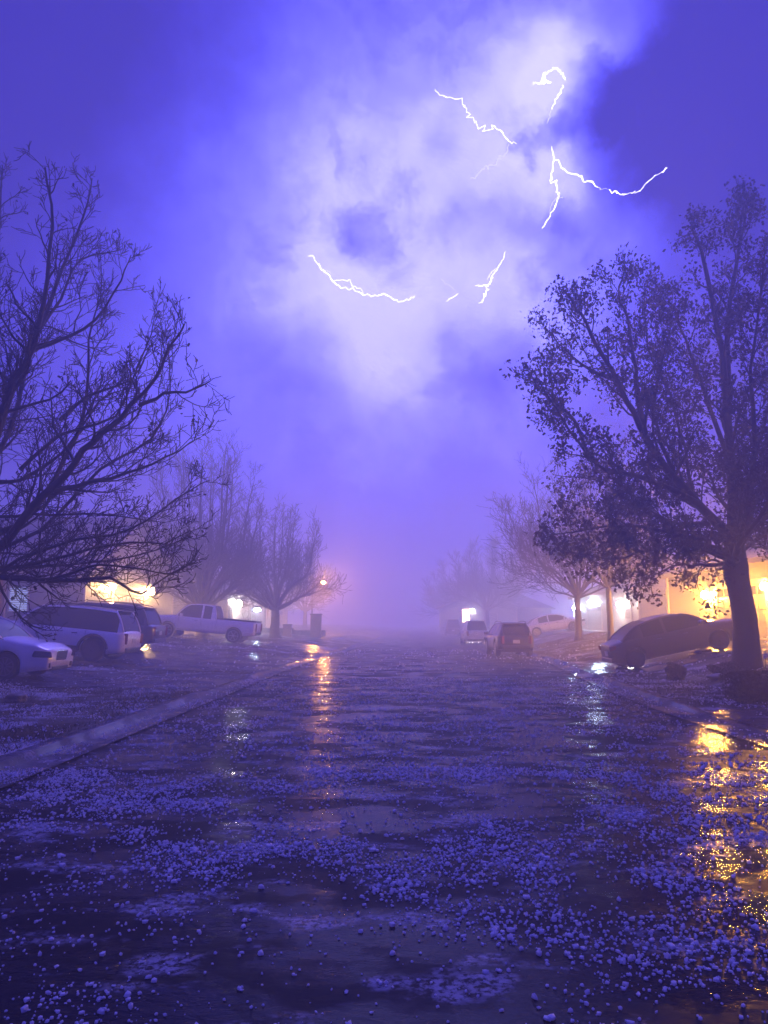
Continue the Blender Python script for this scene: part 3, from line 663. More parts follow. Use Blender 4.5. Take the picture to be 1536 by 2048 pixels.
    gw = sp.get('grille', .62); gh = sp.get('grille_h', .19); g = MB(); g.box((e-.012, 0, fz-.05-gh/2), (.06, nw*2*gw*.62, gh)); g.build('grille', M['trim'], root, bevel=.015)
    g = MB(); g.box((e-.03, 0, sill+.11), (.10, nw*1.25, .10)); g.build('lower_intake', M['trim'], root, bevel=.02)
    rim = MB(); a = nw*gw*.62+.02; zc = fz-.05-gh/2; hh2 = gh/2+.015
    rim.tube([(e+.012, -a, zc+hh2), (e+.02, 0, zc+hh2+.006), (e+.012, a, zc+hh2), (e+.006, a*.9, zc-hh2), (e+.006, -a*.9, zc-hh2), (e+.012, -a, zc+hh2)], .012, n=5)
    for k in range(3): rim.box((e+.022, 0, zc-gh*.28+gh*.28*k), (.012, a*1.8, .012))
    rim.build('grille_frame', M['chrome'], root)
    pl = MB(); pl.box((-e-.006, 0, bz-sp.get('plate_drop', .32)), (.02, .32, .16)); pl.build('licence_plate', M['plate'], root, bevel=.004)
    bb = MB(); bb.box((-e+.03, 0, sill+.16), (.16, nw*1.85, .16)); bb.build('rear_bumper', M['trim'] if clad or sp.get('truck') else paint, root, bevel=.03)
    # door shut lines
    for x in sp['seams']:
        for sgn in (-1, 1):
            P = [(x, sgn*(hw(x)*c+.002), ztop(x)+dz) for c, dz in ((.95, -.04), (.985, -.10))]+[(x, sgn*(hw(x)+.002), ztop(x)*.62+.05), (x, sgn*(hw(x)*.965+.002), sill+.10)]
            dl = MB(); dl.tube(P, .006, n=4); dl.build('door_seam', M['trim'], root)
    if sp.get('extra'): sp['extra'](root, sp, ztop, hw, zroof)
    return root
def ex_suv(root, sp, ztop, hw, zroof):
    xb, x1, x2, xw, zr = sp['cab']
    for sgn in (-1, 1):
        m = MB(); y = sgn*(hw(0)*.93-.17-.06); P = [(x1+.05, y, zr+.01), (x1+.15, y, zr+.085), ((x1+x2)/2, y, zr+.125), (x2-.25, y, zr+.085), (x2-.15, y, zr+.03)]
        m.tube(smooth_pts([Vector(p) for p in P], 4), .018, n=6); m.build('roof_rail', M['trim'], root)
    m = MB(); m.box((x1-.03, 0, zr+.0), (.26, hw(0)*1.30, .035), ry=.12); m.build('roof_spoiler', M['trim'] if sp.get('clad') else M['black_paint'], root, bevel=.01)
    m = MB(); m.tube([(xb+.12, -.1, ztop(xb)+.18), (xb+.03, .25, ztop(xb)+.12)], .009, n=4); m.build('rear_wiper', M['trim'], root)
def ex_pickup(root, sp, ztop, hw, zroof):
    L = sp['L']; xb = sp['cab'][0]
    m = MB(); m.box(((-L/2+xb)/2, 0, ztop(-1)+.025), (xb+L/2-.16, sp['W']*.74, .05)); m.build('bed_floor', M['trim'], root, bevel=.01)
    for sgn in (-1, 1): m = MB(); m.box(((-L/2+xb)/2, sgn*(sp['W']/2-.12), ztop(-1)+.045), (xb+L/2-.04, .12, .05)); m.build('bed_rail', M['trim'], root, bevel=.012)
    m = MB(); m.box((-L/2+.06, 0, ztop(-1)+.035), (.08, sp['W']*.80, .06)); m.build('tailgate_cap', M['trim'], root, bevel=.012)
SED = dict(L=4.65, W=1.78, xr=-1.38, xf=1.36, R=.325, sill=.22, top=[(-2.4, .90), (-1.6, .98), (0, .97), (1.05, .98), (1.9, .90), (2.33, .79)], cab=(-1.85, -.85, .25, 1.12, 1.43), pillars=[(-1.9, -1.1), (-.42, -.33), (.95, 1.2)], handles=[-.65, .25], seams=[-.40, .78, -1.1], nose=.8, tail=.6, spokes=10, tl_drop=.13)
SUV = dict(L=4.95, W=1.98, xr=-1.45, xf=1.50, R=.38, sill=.30, top=[(-2.5, 1.06), (-1, 1.08), (.9, 1.10), (1.35, 1.10), (2.1, 1.02), (2.48, .90)], cab=(-2.38, -2.02, .45, 1.25, 1.74), pillars=[(-2.4, -2.2), (1.15, 1.3)], handles=[-.78, .35], seams=[-1.15, -.15, 1.0], nose=.6, tail=.35, clad=True, tumble=.16, tl_h=.36, tl_drop=.22, spokes=8, extra=ex_suv, plate_drop=.3)
TRK = dict(L=5.85, W=2.0, xr=-1.78, xf=1.85, R=.40, sill=.42, top=[(-2.93, 1.20), (-.4, 1.20), (1.1, 1.22), (1.6, 1.22), (2.4, 1.16), (2.93, 1.05)], cab=(-.75, -.55, .75, 1.45, 1.88), pillars=[(-.8, -.45), (-.02, .10), (1.35, 1.5)], handles=[.35], seams=[.05, 1.28, -.78], nose=.4, tail=.12, tumble=.17, tl_h=.42, tl_drop=.28, truck=True, spokes=6, extra=ex_pickup, plate_drop=.62, crown=.0)
WAG = dict(SUV, clad=False, L=4.7, W=1.9, xr=-1.36, xf=1.4, top=[(-2.4, 1.02), (-1, 1.04), (.9, 1.05), (1.3, 1.04), (2.0, .96), (2.35, .84)], cab=(-2.28, -1.7, .4, 1.2, 1.56), tumble=.24, pillars=[(-2.3, -2.1), (-1.1, -1.0), (-.12, -.03), (1.1, 1.25)], handles=[-.75, .3], seams=[-1.1, -.1, .95])

def place(px_u, Y, zoff=0.0):
    x = at(px_u, 1250, Y).x; return x, H(x, Y)
# left: sedan nose toward the street
def on_ground(xr_, xf_, Y, dx):   # fit the car to the slope: returns loc and pitch for a car heading along +-X
    za, zb = H(xr_, Y)+.012, H(xf_, Y)+.012
    return za, zb
def park_x(name, label, cat, nose_x, Y, sign, paint, sp, group):
    """a car whose nose points to sign*X, its nose at nose_x; settled on the slope under its two axles"""
    cxm = nose_x-sign*sp['L']/2; xa = cxm+sign*sp['xr']; xf2 = cxm+sign*sp['xf']
    za = max(H(xa, Y-.8), H(xa, Y+.8))+.012; zf = max(H(xf2, Y-.8), H(xf2, Y+.8))+.012
    p = math.atan2(zf-za, sp['xf']-sp['xr']); z0 = za-sp['xr']*math.tan(p)
    return car(name, label, cat, (cxm, Y, z0), 0 if sign > 0 else math.pi, p, paint, sp, group)
GC = 'vehicles parked on the driveways'; GK = 'vehicles parked at the right kerb'
park_x('parked_sedan', 'white sedan cut by the left edge of the picture, its grille facing the street', 'car', -8.65, 19.2, 1, M['white_paint'], dict(SED, rim=M['dark_rim']), GC)
park_x('parked_suv', 'white suv with black roof and dark arch trim, tail toward the street', 'car', -9.3-4.95+.0, 26.2, -1, M['white_paint'], dict(SUV, roofmat=M['black_paint'], rim=M['black_rim'], R=.40), GC)
park_x('parked_suv', 'dark suv mostly hidden behind the white suv, only its tail showing', 'car', -10.0-5.3, 31.3, -1, M['dark_paint'], dict(SUV, L=5.3, clad=False), GC)
park_x('pickup_truck', 'white pickup truck with an extended cab, tailgate toward the street', 'pickup truck', -8.0-5.85+.1, 41.8, -1, M['white_paint'], TRK, GC)
park_x('parked_sedan', 'dark sedan on the sloping drive at the right, beside the big leafy tree', 'car', 7.12+4.45, 26.2, 1, M['dark_paint'], dict(SED, rim=M['black_rim'], L=4.45, xr=-1.55, xf=1.3), GC)
park_x('parked_sedan', 'white coupe like sedan on the far right driveway below the blue white lamp', 'car', 13.9, 57.6, 1, M['white_paint'], dict(SED, spokes=5), GC)
car('parked_suv', 'black wagon parked at the right kerb, nearest of the kerbside row', 'car', (5.42, 38.4, .03), R(92.0), 0, M['black_paint'], dict(WAG, W=1.78, L=4.5), GK)
car('parked_suv', 'light coloured wagon parked in front of the black one, second of the kerbside row', 'car', (5.95, 61.5, .03), R(90.5), 0, M['silver_paint'], dict(WAG, W=1.98, cab=(-2.28, -1.8, .4, 1.2, 1.74)), GK)
car('parked_van', 'dark boxy van fading in fog, farthest of the kerbside row', 'van', (6.7, 98, .03), R(89), 0, M['dark_paint'], dict(WAG, L=5.2, W=2.0, cab=(-2.5, -2.35, .8, 1.9, 2.05)), GK)

# ------------------------------------------------------------------ lamps
def lamp(parent, loc, r, col, strength, name='lamp_globe'):
    """a glowing globe: it is the only source, so what the camera sees and what lights the fog are the same thing"""
    m = mat('lamp glow', (.9, .9, .9), .4, var=0, emit=col, estr=strength)
    g = MB(); g.lathe([(r*.2, -r), (r*.75, -r*.75), (r, -r*.15), (r*.95, r*.35), (r*.6, r*.85), (r*.2, r)], loc, 14); return g.build(name, m, parent, smooth=True)
LG = 5.5
def fixture(parent, loc, col, watt, estr, r=.11, outward=(1, 0, 0)):
    """wall lantern: back plate, arm, cap and glowing globe; the bulb sits just outside the globe so that it lights the air"""
    o = Vector(outward); l = Vector(loc)
    f = MB(); f.box(l+o*.02, (.04 if o.x else .14, .14 if o.x else .04, .26)); f.tube([l+o*.03+Vector((0, 0, .08)), l+o*.14+Vector((0, 0, .19)), l+o*.20+Vector((0, 0, .17))], .015, n=5)
    f.lathe([(r*1.1, 0), (r*.5, .05), (.01, .09)], l+o*.20+Vector((0, 0, r)), 10)
    fx = f.build('wall_lamp', M['metal_dark'], parent)
    lamp(fx, l+o*.24, r, col, LG*watt/(39.5*r*r))
    return fx

# ------------------------------------------------------------------ houses
def siding(mb, x0, x1, z0, z1, y, ny, step=.19, axis='y', m=0):
    """lap boards on a wall face"""
    k = 0; z = z0
    while z < z1-.02:
        t = min(z+step, z1)
        if axis == 'y': mb.add([(x0, y, z), (x1, y, z), (x1, y, t), (x0, y, t), (x0, y+ny*.022, z), (x1, y+ny*.022, z)], [(4, 5, 2, 3), (0, 4, 5, 1), (0, 3, 4), (1, 5, 2)], m)
        else: mb.add([(y, x0, z), (y, x1, z), (y, x1, t), (y, x0, t), (y+ny*.022, x0, z), (y+ny*.022, x1, z)], [(4, 5, 2, 3), (0, 4, 5, 1), (0, 3, 4), (1, 5, 2)], m)
        z = t
def house(name, label, xf, yc, wid, dep, zg, eave, ridge, rot, wall, doors=(), wins=(), lamps=(), gable=True, side_wins=(), extra=None, over=.45):
    """local frame: +X faces the street, facade in the plane x=0, body toward -X"""
    root = empty(name, (xf, yc, zg), (0, 0, rot)); tag(root, label, 'house', 'houses along the street')
    h = wid/2; w = MB()
    w.box((-dep/2, 0, eave/2-.4), (dep-.04, wid-.04, eave+.8))
    if gable: w.add([(-.02, -h+.02, eave), (-.02, h-.02, eave), (-.02, 0, ridge-.05), (-dep+.02, -h+.02, eave), (-dep+.02, h-.02, eave), (-dep+.02, 0, ridge-.05)], [(0, 1, 2), (4, 3, 5)])
    for ny in (-1, 1): siding(w, -dep, 0, 0, eave, ny*(h-.02), ny)
    siding(w, -h, h, 0, eave, -.02, 1, axis='x')
    w.build('wall', wall, root)
    r = MB(); th = .16
    if gable:
        sl = (ridge-eave)/h; ov = over
        for s in (-1, 1):
            a = (ov, s*(h+ov), eave-ov*sl); b = (ov, 0, ridge); c = (-dep-ov, 0, ridge); d = (-dep-ov, s*(h+ov), eave-ov*sl)
            up = Vector((0, 0, th)); V = [Vector(q)+Vector((0, 0, .03)) for q in (a, b, c, d)]; V += [q+up for q in V]
            r.add([tuple(q) for q in V], [(0, 1, 2, 3), (7, 6, 5, 4), (0, 4, 5, 1), (1, 5, 6, 2), (2, 6, 7, 3), (3, 7, 4, 0)])
    else:
        rr = .45*min(wid, dep); o = over
        e = [(o, -h-o, eave), (o, h+o, eave), (-dep-o, h+o, eave), (-dep-o, -h-o, eave)]
        if wid > dep: t = [(-dep/2, -h+dep/2, ridge), (-dep/2, h-dep/2, ridge)]; fs = [(0, 1, 5, 4), (2, 3, 4, 5), (1, 2, 5), (3, 0, 4)]
        else: t = [(-h, 0, ridge), (-dep+h, 0, ridge)]; fs = [(0, 1, 4), (1, 2, 5, 4), (2, 3, 5), (3, 0, 4, 5)]
        r.add(e+t, fs+[(3, 2, 1, 0)])
    rf = r.build('roof', M['shingle'], root)
    f = MB()
    if gable:
        for s in (-1, 1):
            f.tube([(over+.03, s*(h+over), eave-over*(ridge-eave)/h+.1), (over+.03, 0, ridge+.08)], .07, n=4)
            f.box((-dep/2, s*(h+over+.02), eave-over*(ridge-eave)/h+.06), (dep+over*2, .06, .16))
    else:
        f.box((over+.02, 0, eave-.05), (.05, wid+over*2, .2)); f.box((-dep/2, -h-over-.02, eave-.05), (dep+over*2, .05, .2)); f.box((-dep/2, h+over+.02, eave-.05), (dep+over*2, .05, .2))
    f.build('fascia', M['fascia'], root)
    for yy in (-h, h): c = MB(); c.box((.012, yy, eave/2), (.12, .14, eave-.05)); c.build('corner_trim', M['wood_trim'], root)
    for (y, dw, dh, lit) in doors:      # sectional garage doors
        m = MB(); m.box((.02, y, dh/2), (.06, dw, dh))
        for i in range(4):
            for k in range(int(dw/.6)):
                py = y-dw/2+dw*(k+.5)/int(dw/.6); pz = dh*(i+.5)/4
                if i < 3: m.box((.056, py, pz), (.02, dw/int(dw/.6)-.14, dh/4-.16))
        dr = m.build('garage_door', M['door_panel'], root, bevel=.006)
        p = MB()
        for k in range(int(dw/.6)):
            py = y-dw/2+dw*(k+.5)/int(dw/.6); p.box((.055, py, dh*3.5/4), (.02, dw/int(dw/.6)-.14, dh/4-.2))
        p.build('pane', M['window_glass'] if not lit else mat('lit door pane', (.8, .8, .8), .4, emit=lit, estr=.6), dr)
        t = MB(); t.box((.03, y-dw/2-.06, dh/2), (.10, .12, dh)); t.box((.03, y+dw/2+.06, dh/2), (.10, .12, dh)); t.box((.035, y, dh+.08), (.11, dw+.26, .16)); t.build('door_frame', M['wood_trim'], dr)
    def window(pos, ax, ww, wh, lit, blinds):
        x, y, z = pos; d = (.07, ww, wh) if ax == 'x' else (ww, .07, wh)
        fr = MB(); e1 = .07
        if ax == 'x':
            for s in (-1, 1): fr.box((x, y+s*(ww/2+e1/2), z), (.1, e1, wh+2*e1)); fr.box((x, y, z+s*(wh/2+e1/2)), (.098, ww, e1))
            fr.box((x+.006, y, z), (.06, ww, .04))
        else:
            for s in (-1, 1): fr.box((x+s*(ww/2+e1/2), y, z), (e1, .1, wh+2*e1)); fr.box((x, y, z+s*(wh/2+e1/2)), (ww, .098, e1))
        fo = fr.build('window', M['wood_trim'], root)
        p = MB(); p.box(pos, tuple(v*(.5 if v == .07 else 1) for v in d)); gm = M['window_glass']
        if lit: gm = mat('glowing window', (.6, .6, .6), .3, emit=lit[:3], estr=lit[3])
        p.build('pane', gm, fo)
        if blinds:
            b = MB(); n = int(wh/.10)
            for i in range(n):
                zz = z-wh/2+.05+i*wh/n
                if ax == 'x': b.box((x+.03, y, zz), (.035, ww*.98, .05))
                else: b.box((x, y-.03, zz), (ww*.98, .035, .05))
            b.build('blind', M['wood_trim'], fo)
    for q in wins: window((.03, q[0], q[1]), 'x', *q[2:])
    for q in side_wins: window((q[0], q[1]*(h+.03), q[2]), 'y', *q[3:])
    for (x, y, z, col, watt, estr, rr2) in lamps: fixture(root, (x, y, z), col, watt, estr, rr2)
    if extra: extra(root)
    return root
WARM = (1.0, .56, .16); AMB = (1.0, .42, .04); COOL = (.62, .82, 1.0); WHT = (1.0, .93, .80)
def yy(u, X):     # depth at which a facade at X shows at pixel column u
    d = ray(u, 1247); return X*d.y/d.x
X1 = -17.3; ya, yb = yy(222, X1+.24), yy(298, X1+.24)
print('left lamps', ya, yb)
yc = (ya+yb)/2; zg = H(X1+.4, yc)-.05
house('siding_house', 'house at left with a wide garage door between two bright yellow lamps', X1, yc+1.2, 16, 13, zg, 3.3, 7.2, 0, M['siding'],
      doors=[((0)-1.2, yb-ya-1.6, 2.2, (1.0, .62, .25))], lamps=[(0, ya-yc-1.2, at(222, 1172, ya).z-zg-.05, WARM, 300, 40, .16), (0, yb-yc-1.2, at(298, 1181, yb).z-zg-.05, WARM, 480, 60, .28)],
      side_wins=[(-3.6, -1, 1.75, 1.0, 1.3, (.45, .6, 1.0, .9), True)])  # pane glows weakly to stand for light reflected in its blinds
X0 = -15.6
def porch(root):
    m = MB(); m.box((-.0, 6.7, 1.35), (.36, .36, 3.1)); m.box((0, 6.7, .2), (.46, .46, .5)); m.build('porch_column', M['brick'], root, bevel=.01)
house('brick_house', 'brown brick house at the extreme left edge, a porch pillar at its corner', X0, 21.6, 15.5, 11, H(X0, 22)-.05, 3.0, 6.0, 0, M['brickwall'], doors=[(-1, 4.9, 2.2, None)], wins=[(5, 1.6, 1.2, 1.3, None, True)], gable=False, extra=porch)
X2 = -14.2; yl = yy(472, X2); print('left2', yl, yy(512, X2))
house('pale_house', 'pale house behind the pickup truck, a white lamp over its porch frame', X2, yl+5.0, 17, 11, H(X2, yl)-.05, 3.1, 5.6, 0, M['siding_white'],
      doors=[(3.5, 4.8, 2.2, None)], wins=[(-7.2, 1.6, 1.1, 1.3, None, True)],
      lamps=[(0, -5.2, 2.35, (1.0, .93, .72), 420, 40, .24), (0, yy(512, X2)-yl-5.0, 2.0, COOL, 90, 25, .14)], gable=False)
house('far_house', 'low house dissolving in fog left of the street lamp', -15, 92, 16, 11, H(-14, 92), 3.0, 5.6, 0, M['siding_white'], doors=[(2, 4.8, 2.2, None)], wins=[(-4, 1.6, 1.2, 1.3, None, True)])
XR1 = 14.3; y1 = yy(1413, XR1-.24); y2 = yy(1534, XR1-.24); print('right lamps', y1, y2)
ycr = (y1+y2)/2-1.5; zgr = H(XR1, y1)-.05
house('tan_house', 'tan house at right behind the leafy tree, two orange lamps on its wall', XR1, ycr, 19.5, 12, zgr, 3.1, 6.4, math.pi, M['siding'],
      doors=[(-1.2, 4.4, 2.2, None)], wins=[(6.0, 1.6, 1.5, 1.3, None, True)],
      lamps=[(0, -(y1-ycr), at(1413, 1188, y1).z-zgr-.05, AMB, 950, 50, .17), (0, -(y2-ycr), at(1534, 1170, y2).z-zgr-.05, AMB, 560, 45, .15)], gable=False)
XR2 = 17.0; y3 = yy(1240, XR2-.24); y4 = yy(1190, XR2); y5 = yy(1155, XR2); print('right2', y3, y4, y5)
def led(root):
    m = MB(); ylc = -(y4-(y3+6)); m.box((.16, ylc, 2.36), (.26, 2.2, .50)); g = m.build('flood_lamp', mat('flood glow', (.9, .9, .9), .4, emit=(.56, .78, 1.0), estr=170), root, bevel=.03)
house('garage_house', 'grey house with a glaring blue white flood lamp over its garage door', XR2, y3+6, 20, 12, H(XR2, y3)-.05, 3.1, 6.2, math.pi, M['siding_white'],
      doors=[(-(y4-(y3+6)), 4.8, 2.1, None)], wins=[(7.5, 1.6, 1.2, 1.3, None, True)],
      lamps=[(0, -(y3-(y3+6)), 2.05, WHT, 300, 45, .20), (0, -(y5-(y3+6)), 2.1, COOL, 160, 30, .18)], gable=False, extra=led)
XR3 = 14.6; y6 = yy(957, XR3)
print('far window', y6)
y6 = 112; XR3 = at(957, 1247, y6).x+.3
house('distant_house', 'distant house in fog with one glowing window above the light coloured wagon', XR3, y6+5, 14, 11, H(XR3, y6)-.05, 3.1, 5.8, math.pi+.9, M['siding_white'],
      wins=[(-2.0, 1.9, 1.3, 2.0, (1.0, .62, .34, 14), False), (3, 1.7, 1.2, 1.3, None, True)], lamps=[(0, -1.0, 2.7, WHT, 160, 45, .13)])

# ------------------------------------------------------------------ street furniture
def street_lamp():
    Y = 88; p = at(647, 1165, Y); x0 = p.x-1.3; zg = H(x0, Y); root = empty('street_lamp', (x0, Y, zg)); tag(root, 'street lamp glowing orange in the fog beyond the bare trees', 'street lamp')
    hz = p.z-zg; m = MB(); m.tube([(0, 0, 0), (0, 0, .5), (0, 0, hz-.6), (.05, 0, hz-.1), (.3, 0, hz+.15), (1.0, 0, hz+.22)], [.13, .09, .07, .06, .05, .04], n=10); m.build('pole', M['metal_dark'], root, smooth=True)
    h = MB(); h.box((1.25, 0, hz+.2), (.62, .26, .14), taper=.6); hd = h.build('lamp_head', M['metal_dark'], root, bevel=.03)
    lamp(hd, (1.3, 0, hz+.0), .16, (1.0, .38, .07), LG*1500/(39.5*.16*.16))
street_lamp()
def mailbox(u, Y, h, w, label):
    x, z = place(u, Y); root = empty('brick_mailbox', (x, Y, z-.05)); tag(root, label, 'mailbox')
    m = MB(); m.box((0, 0, .1), (w*1.12, w*1.12, .2)); m.box((0, 0, h/2), (w, w, h-.1)); m.build('pillar', M['brick'], root, bevel=.01)
    m = MB(); m.box((0, 0, h), (w*1.14, w*1.14, .09)); m.build('cap', M['concrete'], root, bevel=.02)
    m = MB(); m.box((w/2+.005, 0, h*.72), (.03, w*.42, .26)); m.build('door', M['metal_dark'], root, bevel=.03)
mailbox(632, 64, 1.95, .85, 'tall dark brick mailbox pillar beside the left kerb in the fog')
mailbox(575, 62, 1.0, .62, 'short brick mailbox pillar just left of the tall one')
def shrub(name, label, u, Y, w, h, seed, n=2600, group=None):
    x, z = place(u, Y); g = np.random.default_rng(seed); d = g.normal(0, 1, (n, 3)); d /= np.linalg.norm(d, axis=1)[:, None]
    rr = .72+.28*g.random(n)**.5; lump = 1+.14*np.sin(5*d[:, 0]+seed)+.12*np.sin(6*d[:, 1]+seed*2)+.1*np.sin(7*d[:, 2])
    pw = np.sign(d)*np.abs(d)**.7
    c = pw*(rr*lump)[:, None]*np.array([w/2, w/2, h/2])+np.array([0, 0, h/2])
    c[:, 2] = np.maximum(c[:, 2], .02)
    a = g.normal(0, 1, (n, 3)); a /= np.linalg.norm(a, axis=1)[:, None]; b = np.cross(a, g.normal(0, 1, (n, 3))); b /= np.linalg.norm(b, axis=1)[:, None]
    s = .035; P = np.stack([c-a*s, c+b*s*.5, c+a*s, c-b*s*.5], 1).reshape(-1, 3); Fc = np.arange(n*4).reshape(-1, 4)
    root = empty(name, (x, Y, z-.02)); tag(root, label, 'shrub', group); npmesh('foliage', P, Fc, M['shrub'], root)
    m = MB(); rn = random.Random(seed)
    for k in range(9):
        an = k*.7; m.tube([(0, 0, 0), (math.cos(an)*w*.18, math.sin(an)*w*.18, h*.4), (math.cos(an)*w*.36, math.sin(an)*w*.36, h*.8)], [.02, .014, .007], n=5)
    m.lathe([(w*.30, .04), (w*.38, h*.35), (w*.34, h*.7), (w*.12, h*.86)], n=12)
    m.build('stems', M['shrub'], root)
shrub('shrub', 'small squat dark shrub standing alone on the verge before the dark sedan', 1345, 20.8, .46, .44, 3)
shrub('shrub', 'wide dark shrub clump at the right edge in front of the leafy tree', 1512, 15.2, 1.1, .62, 5, 6000)
shrub('shrub', 'low dark shrub tucked against the foot of the leafy tree', 1455, 20.2, .9, .28, 7, 2600)
for i, (u, Y, lab) in enumerate([(545, 66, 'low hedge strip right of the pickup truck tailgate'), (612, 70, 'low hedge strip beside the brick mailboxes')]):
    x, z = place(u, Y); root = empty('hedge', (x, Y, z)); tag(root, lab, 'hedge', 'low hedges at the left kerb'); g = np.random.default_rng(40+i); n = 4500
    c = np.stack([g.uniform(-1.8, 1.8, n), g.uniform(-.3, .3, n), g.uniform(0, .45, n)], 1); a = g.normal(0, 1, (n, 3)); a /= np.linalg.norm(a, axis=1)[:, None]; b = np.cross(a, g.normal(0, 1, (n, 3)))
    P = np.stack([c-a*.07, c+b*.03, c+a*.07, c-b*.03], 1).reshape(-1, 3); npmesh('foliage', P, np.arange(n*4).reshape(-1, 4), M['shrub'], root)
def stone(u, Y, w, h, seed, label):
    x, z = place(u, Y); bm = bmesh.new(); bmesh.ops.create_icosphere(bm, subdivisions=3, radius=1); rn = random.Random(seed); ph = [rn.random()*6 for _ in range(6)]
    for v in bm.verts:
        c = v.co; k = 1+.12*math.sin(3*c.x+ph[0])+.12*math.sin(4*c.y+ph[1])+.1*math.sin(5*c.z+ph[2])+.03*rn.random(); v.co = Vector((c.x*k*w/2, c.y*k*w/2*.8, c.z*k*h/2))
    me = bpy.data.meshes.new('rock'); bm.to_mesh(me); bm.free(); me.materials.append(M['stone']); o = put('garden_rock', me, None, (x, Y, z+h*.32)); tag(o, label, 'rock', 'garden rocks'); return o
M['stone'] = mat('rock', (.07, .06, .055), .6, var=.3, vscale=6, bump=.6, bscale=12, bdist=.03)
stone(40, 14.6, .42, .20, 1, 'dark rock lying in the hail on the left verge below the white sedan')
stone(1430, 19.6, .5, .22, 2, 'flat dark rock left of the leafy tree trunk')
def solar(u, Y, label):
    x, z = place(u, Y); root = empty('garden_light', (x, Y, z)); tag(root, label, 'garden light', 'small stake lights')
    m = MB(); m.tube([(0, 0, -.05), (0, 0, .34)], .012, n=6); m.build('stake', M['metal_dark'], root)
    m = MB(); m.lathe([(.035, .34), (.05, .37), (.06, .42)], n=12); m.build('lens', M['plate'], root, smooth=True)
    m = MB(); m.lathe([(.075, .42), (.06, .45), (.01, .47)], n=12); m.build('cap', M['chrome'], root, smooth=True)
solar(1491, 16.6, 'small stake light in front of the leafy tree trunk')
solar(1526, 19.2, 'small stake light right of the leafy tree trunk')

# ------------------------------------------------------------------ lightning
def z7(p): return (500+p[0]/1.4826, 50+p[1]/1.4826)
def bolt(name, label, strokes, D, seed):
    rn = random.Random(seed); c0 = CAM+ray(*z7(strokes[0][0][0]))*D
    root = empty(name, c0); tag(root, label, 'lightning', 'lightning bolts')
    for pts, w, faint in strokes:
        P = [CAM+ray(*z7(p))*(D+rn.uniform(-12, 12)) for p in pts]; Q = []
        for i in range(len(P)-1):
            L_ = (P[i+1]-P[i]).length
            for k in range(4):
                q = P[i].lerp(P[i+1], k/4)
                if k or i: q = q+Vector((rn.gauss(0, 1), rn.gauss(0, 1)*2, rn.gauss(0, 1)))*L_*rn.choice([.03, .06, .09])
                Q.append(q-c0)
        Q.append(P[-1]-c0); n = len(Q); px = D/F
        m = MB(); m.tube(Q, [max(.22, w*.25)*px*rn.choice([.7, 1, 1, 1.35])*(.75+.5*rn.random())*(.45+.55*min(1, 4*min(i+1, n-i)/n)) for i in range(n)], n=5)
        m.build('stroke', M['bolt_thin'] if faint else M['bolt'], root)
D = 1100
bolt('lightning_bolt', 'hooked lightning bolt at the top, curling out of the cloud edge', [([(845, 170), (862, 176), (868, 155), (885, 140), (900, 127), (918, 135), (930, 145), (934, 163)], 5, 0), ([(862, 172), (875, 172), (892, 170)], 7, 0), ([(838, 180), (842, 172), (846, 170)], 2, 1), ([(926, 178), (920, 205), (905, 228), (895, 250)], 4, 0), ([(893, 254), (888, 275), (880, 292)], 1.6, 1)], D, 1)
bolt('lightning_bolt', 'thick forked lightning bolt below the dark cloud, one fork running right', [([(895, 360), (900, 395), (897, 430), (893, 462), (910, 478), (915, 510), (903, 545), (885, 575), (866, 602)], 4.5, 0), ([(898, 385), (920, 415), (950, 440), (975, 445), (1000, 465), (1033, 482)], 4.5, 0), ([(1035, 482), (1060, 487)], 1.5, 1), ([(1065, 488), (1085, 496), (1100, 502), (1118, 502)], 4, 0), ([(1118, 501), (1135, 497), (1155, 490), (1180, 465), (1200, 448), (1220, 437)], 1.8, 0), ([(1220, 437), (1236, 424)], 3.5, 0), ([(912, 512), (926, 514)], 1.5, 1), ([(915, 508), (893, 530), (888, 560)], 1.3, 1)], D, 2)
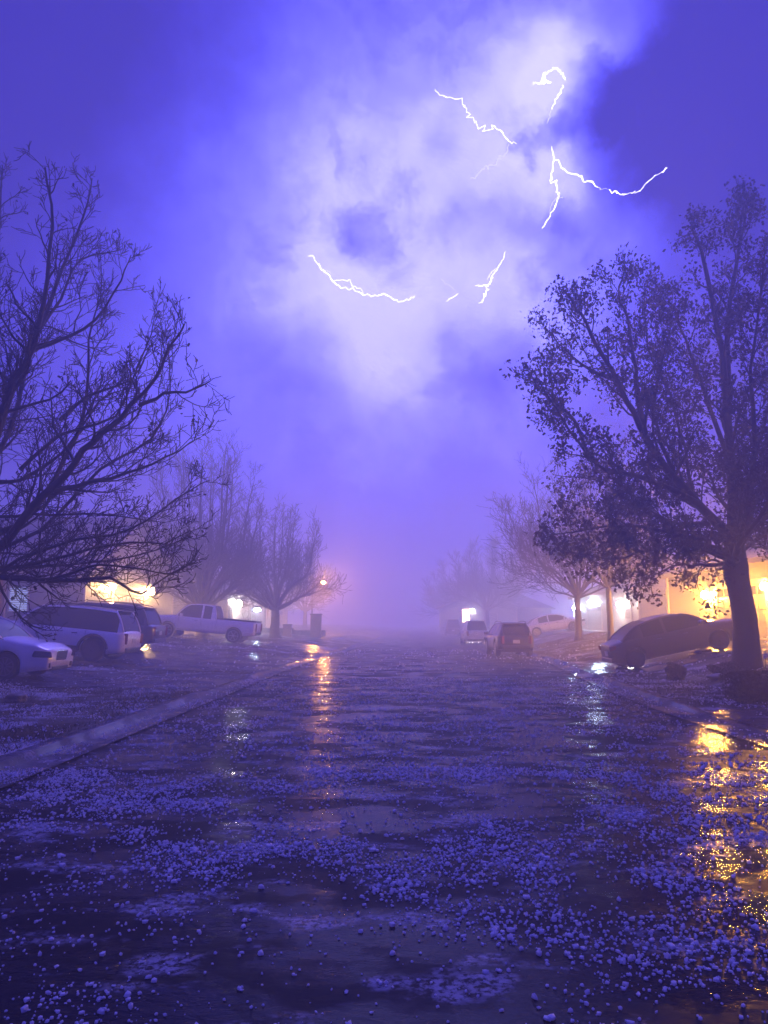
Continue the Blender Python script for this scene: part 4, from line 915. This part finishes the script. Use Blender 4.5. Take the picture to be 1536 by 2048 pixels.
bolt('lightning_bolt', 'thin lightning bolt at upper left bending down to a faint tail', [([(549, 190), (565, 213), (600, 214), (632, 227), (645, 255), (660, 280), (690, 303), (712, 311), (725, 303), (745, 318), (760, 340), (772, 352), (790, 352)], 2.4, 0), ([(768, 352), (765, 372), (745, 395), (725, 418), (700, 418), (685, 430), (672, 450), (655, 457)], 1.4, 1)], D, 3)
bolt('lightning_bolt', 'long curved lightning bolt lowest at left, like a hanging rope', [([(173, 686), (185, 683), (200, 707), (215, 728), (235, 742), (248, 765), (275, 780), (305, 788), (330, 797), (360, 805), (395, 798), (415, 808), (440, 822), (470, 815), (488, 803)], 4, 0), ([(245, 760), (270, 755), (295, 756), (305, 775), (330, 782), (338, 800)], 1.8, 0), ([(200, 706), (204, 714), (240, 742)], 1.4, 1)], D, 4)
bolt('lightning_bolt', 'short forked lightning bolt low in the centre right of the sky', [([(757, 672), (750, 695), (735, 720), (720, 740), (715, 760), (700, 780), (697, 800), (690, 818), (678, 825)], 2.8, 0), ([(668, 774), (690, 772), (710, 768), (722, 750)], 3.4, 0), ([(735, 722), (712, 735), (705, 755)], 1.4, 0)], D, 5)
bolt('lightning_bolt', 'smallest lightning spark between the two lowest bolts', [([(583, 819), (600, 810), (617, 796)], 2.6, 0), ([(568, 755), (590, 772), (605, 783)], 1.0, 1)], D, 6)

# ------------------------------------------------------------------ haze
hb = MB(); hb.box((0, 150, 9.8), (440, 372, 21.6))
hm = bpy.data.materials.new('fog and rain air'); hm.use_nodes = True; t = hm.node_tree; t.nodes.remove(t.nodes['Principled BSDF'])
pv = t.nodes.new('ShaderNodeVolumePrincipled'); pv.inputs['Density'].default_value = .0118; pv.inputs['Color'].default_value = (.96, .95, 1, 1); pv.inputs['Anisotropy'].default_value = .45
t.links.new(pv.outputs[0], [n for n in t.nodes if n.type == 'OUTPUT_MATERIAL'][0].inputs['Volume'])
hz = hb.build('haze', hm); hz['kind'] = 'stuff'; tag(hz, 'pale fog filling the whole street', 'fog')
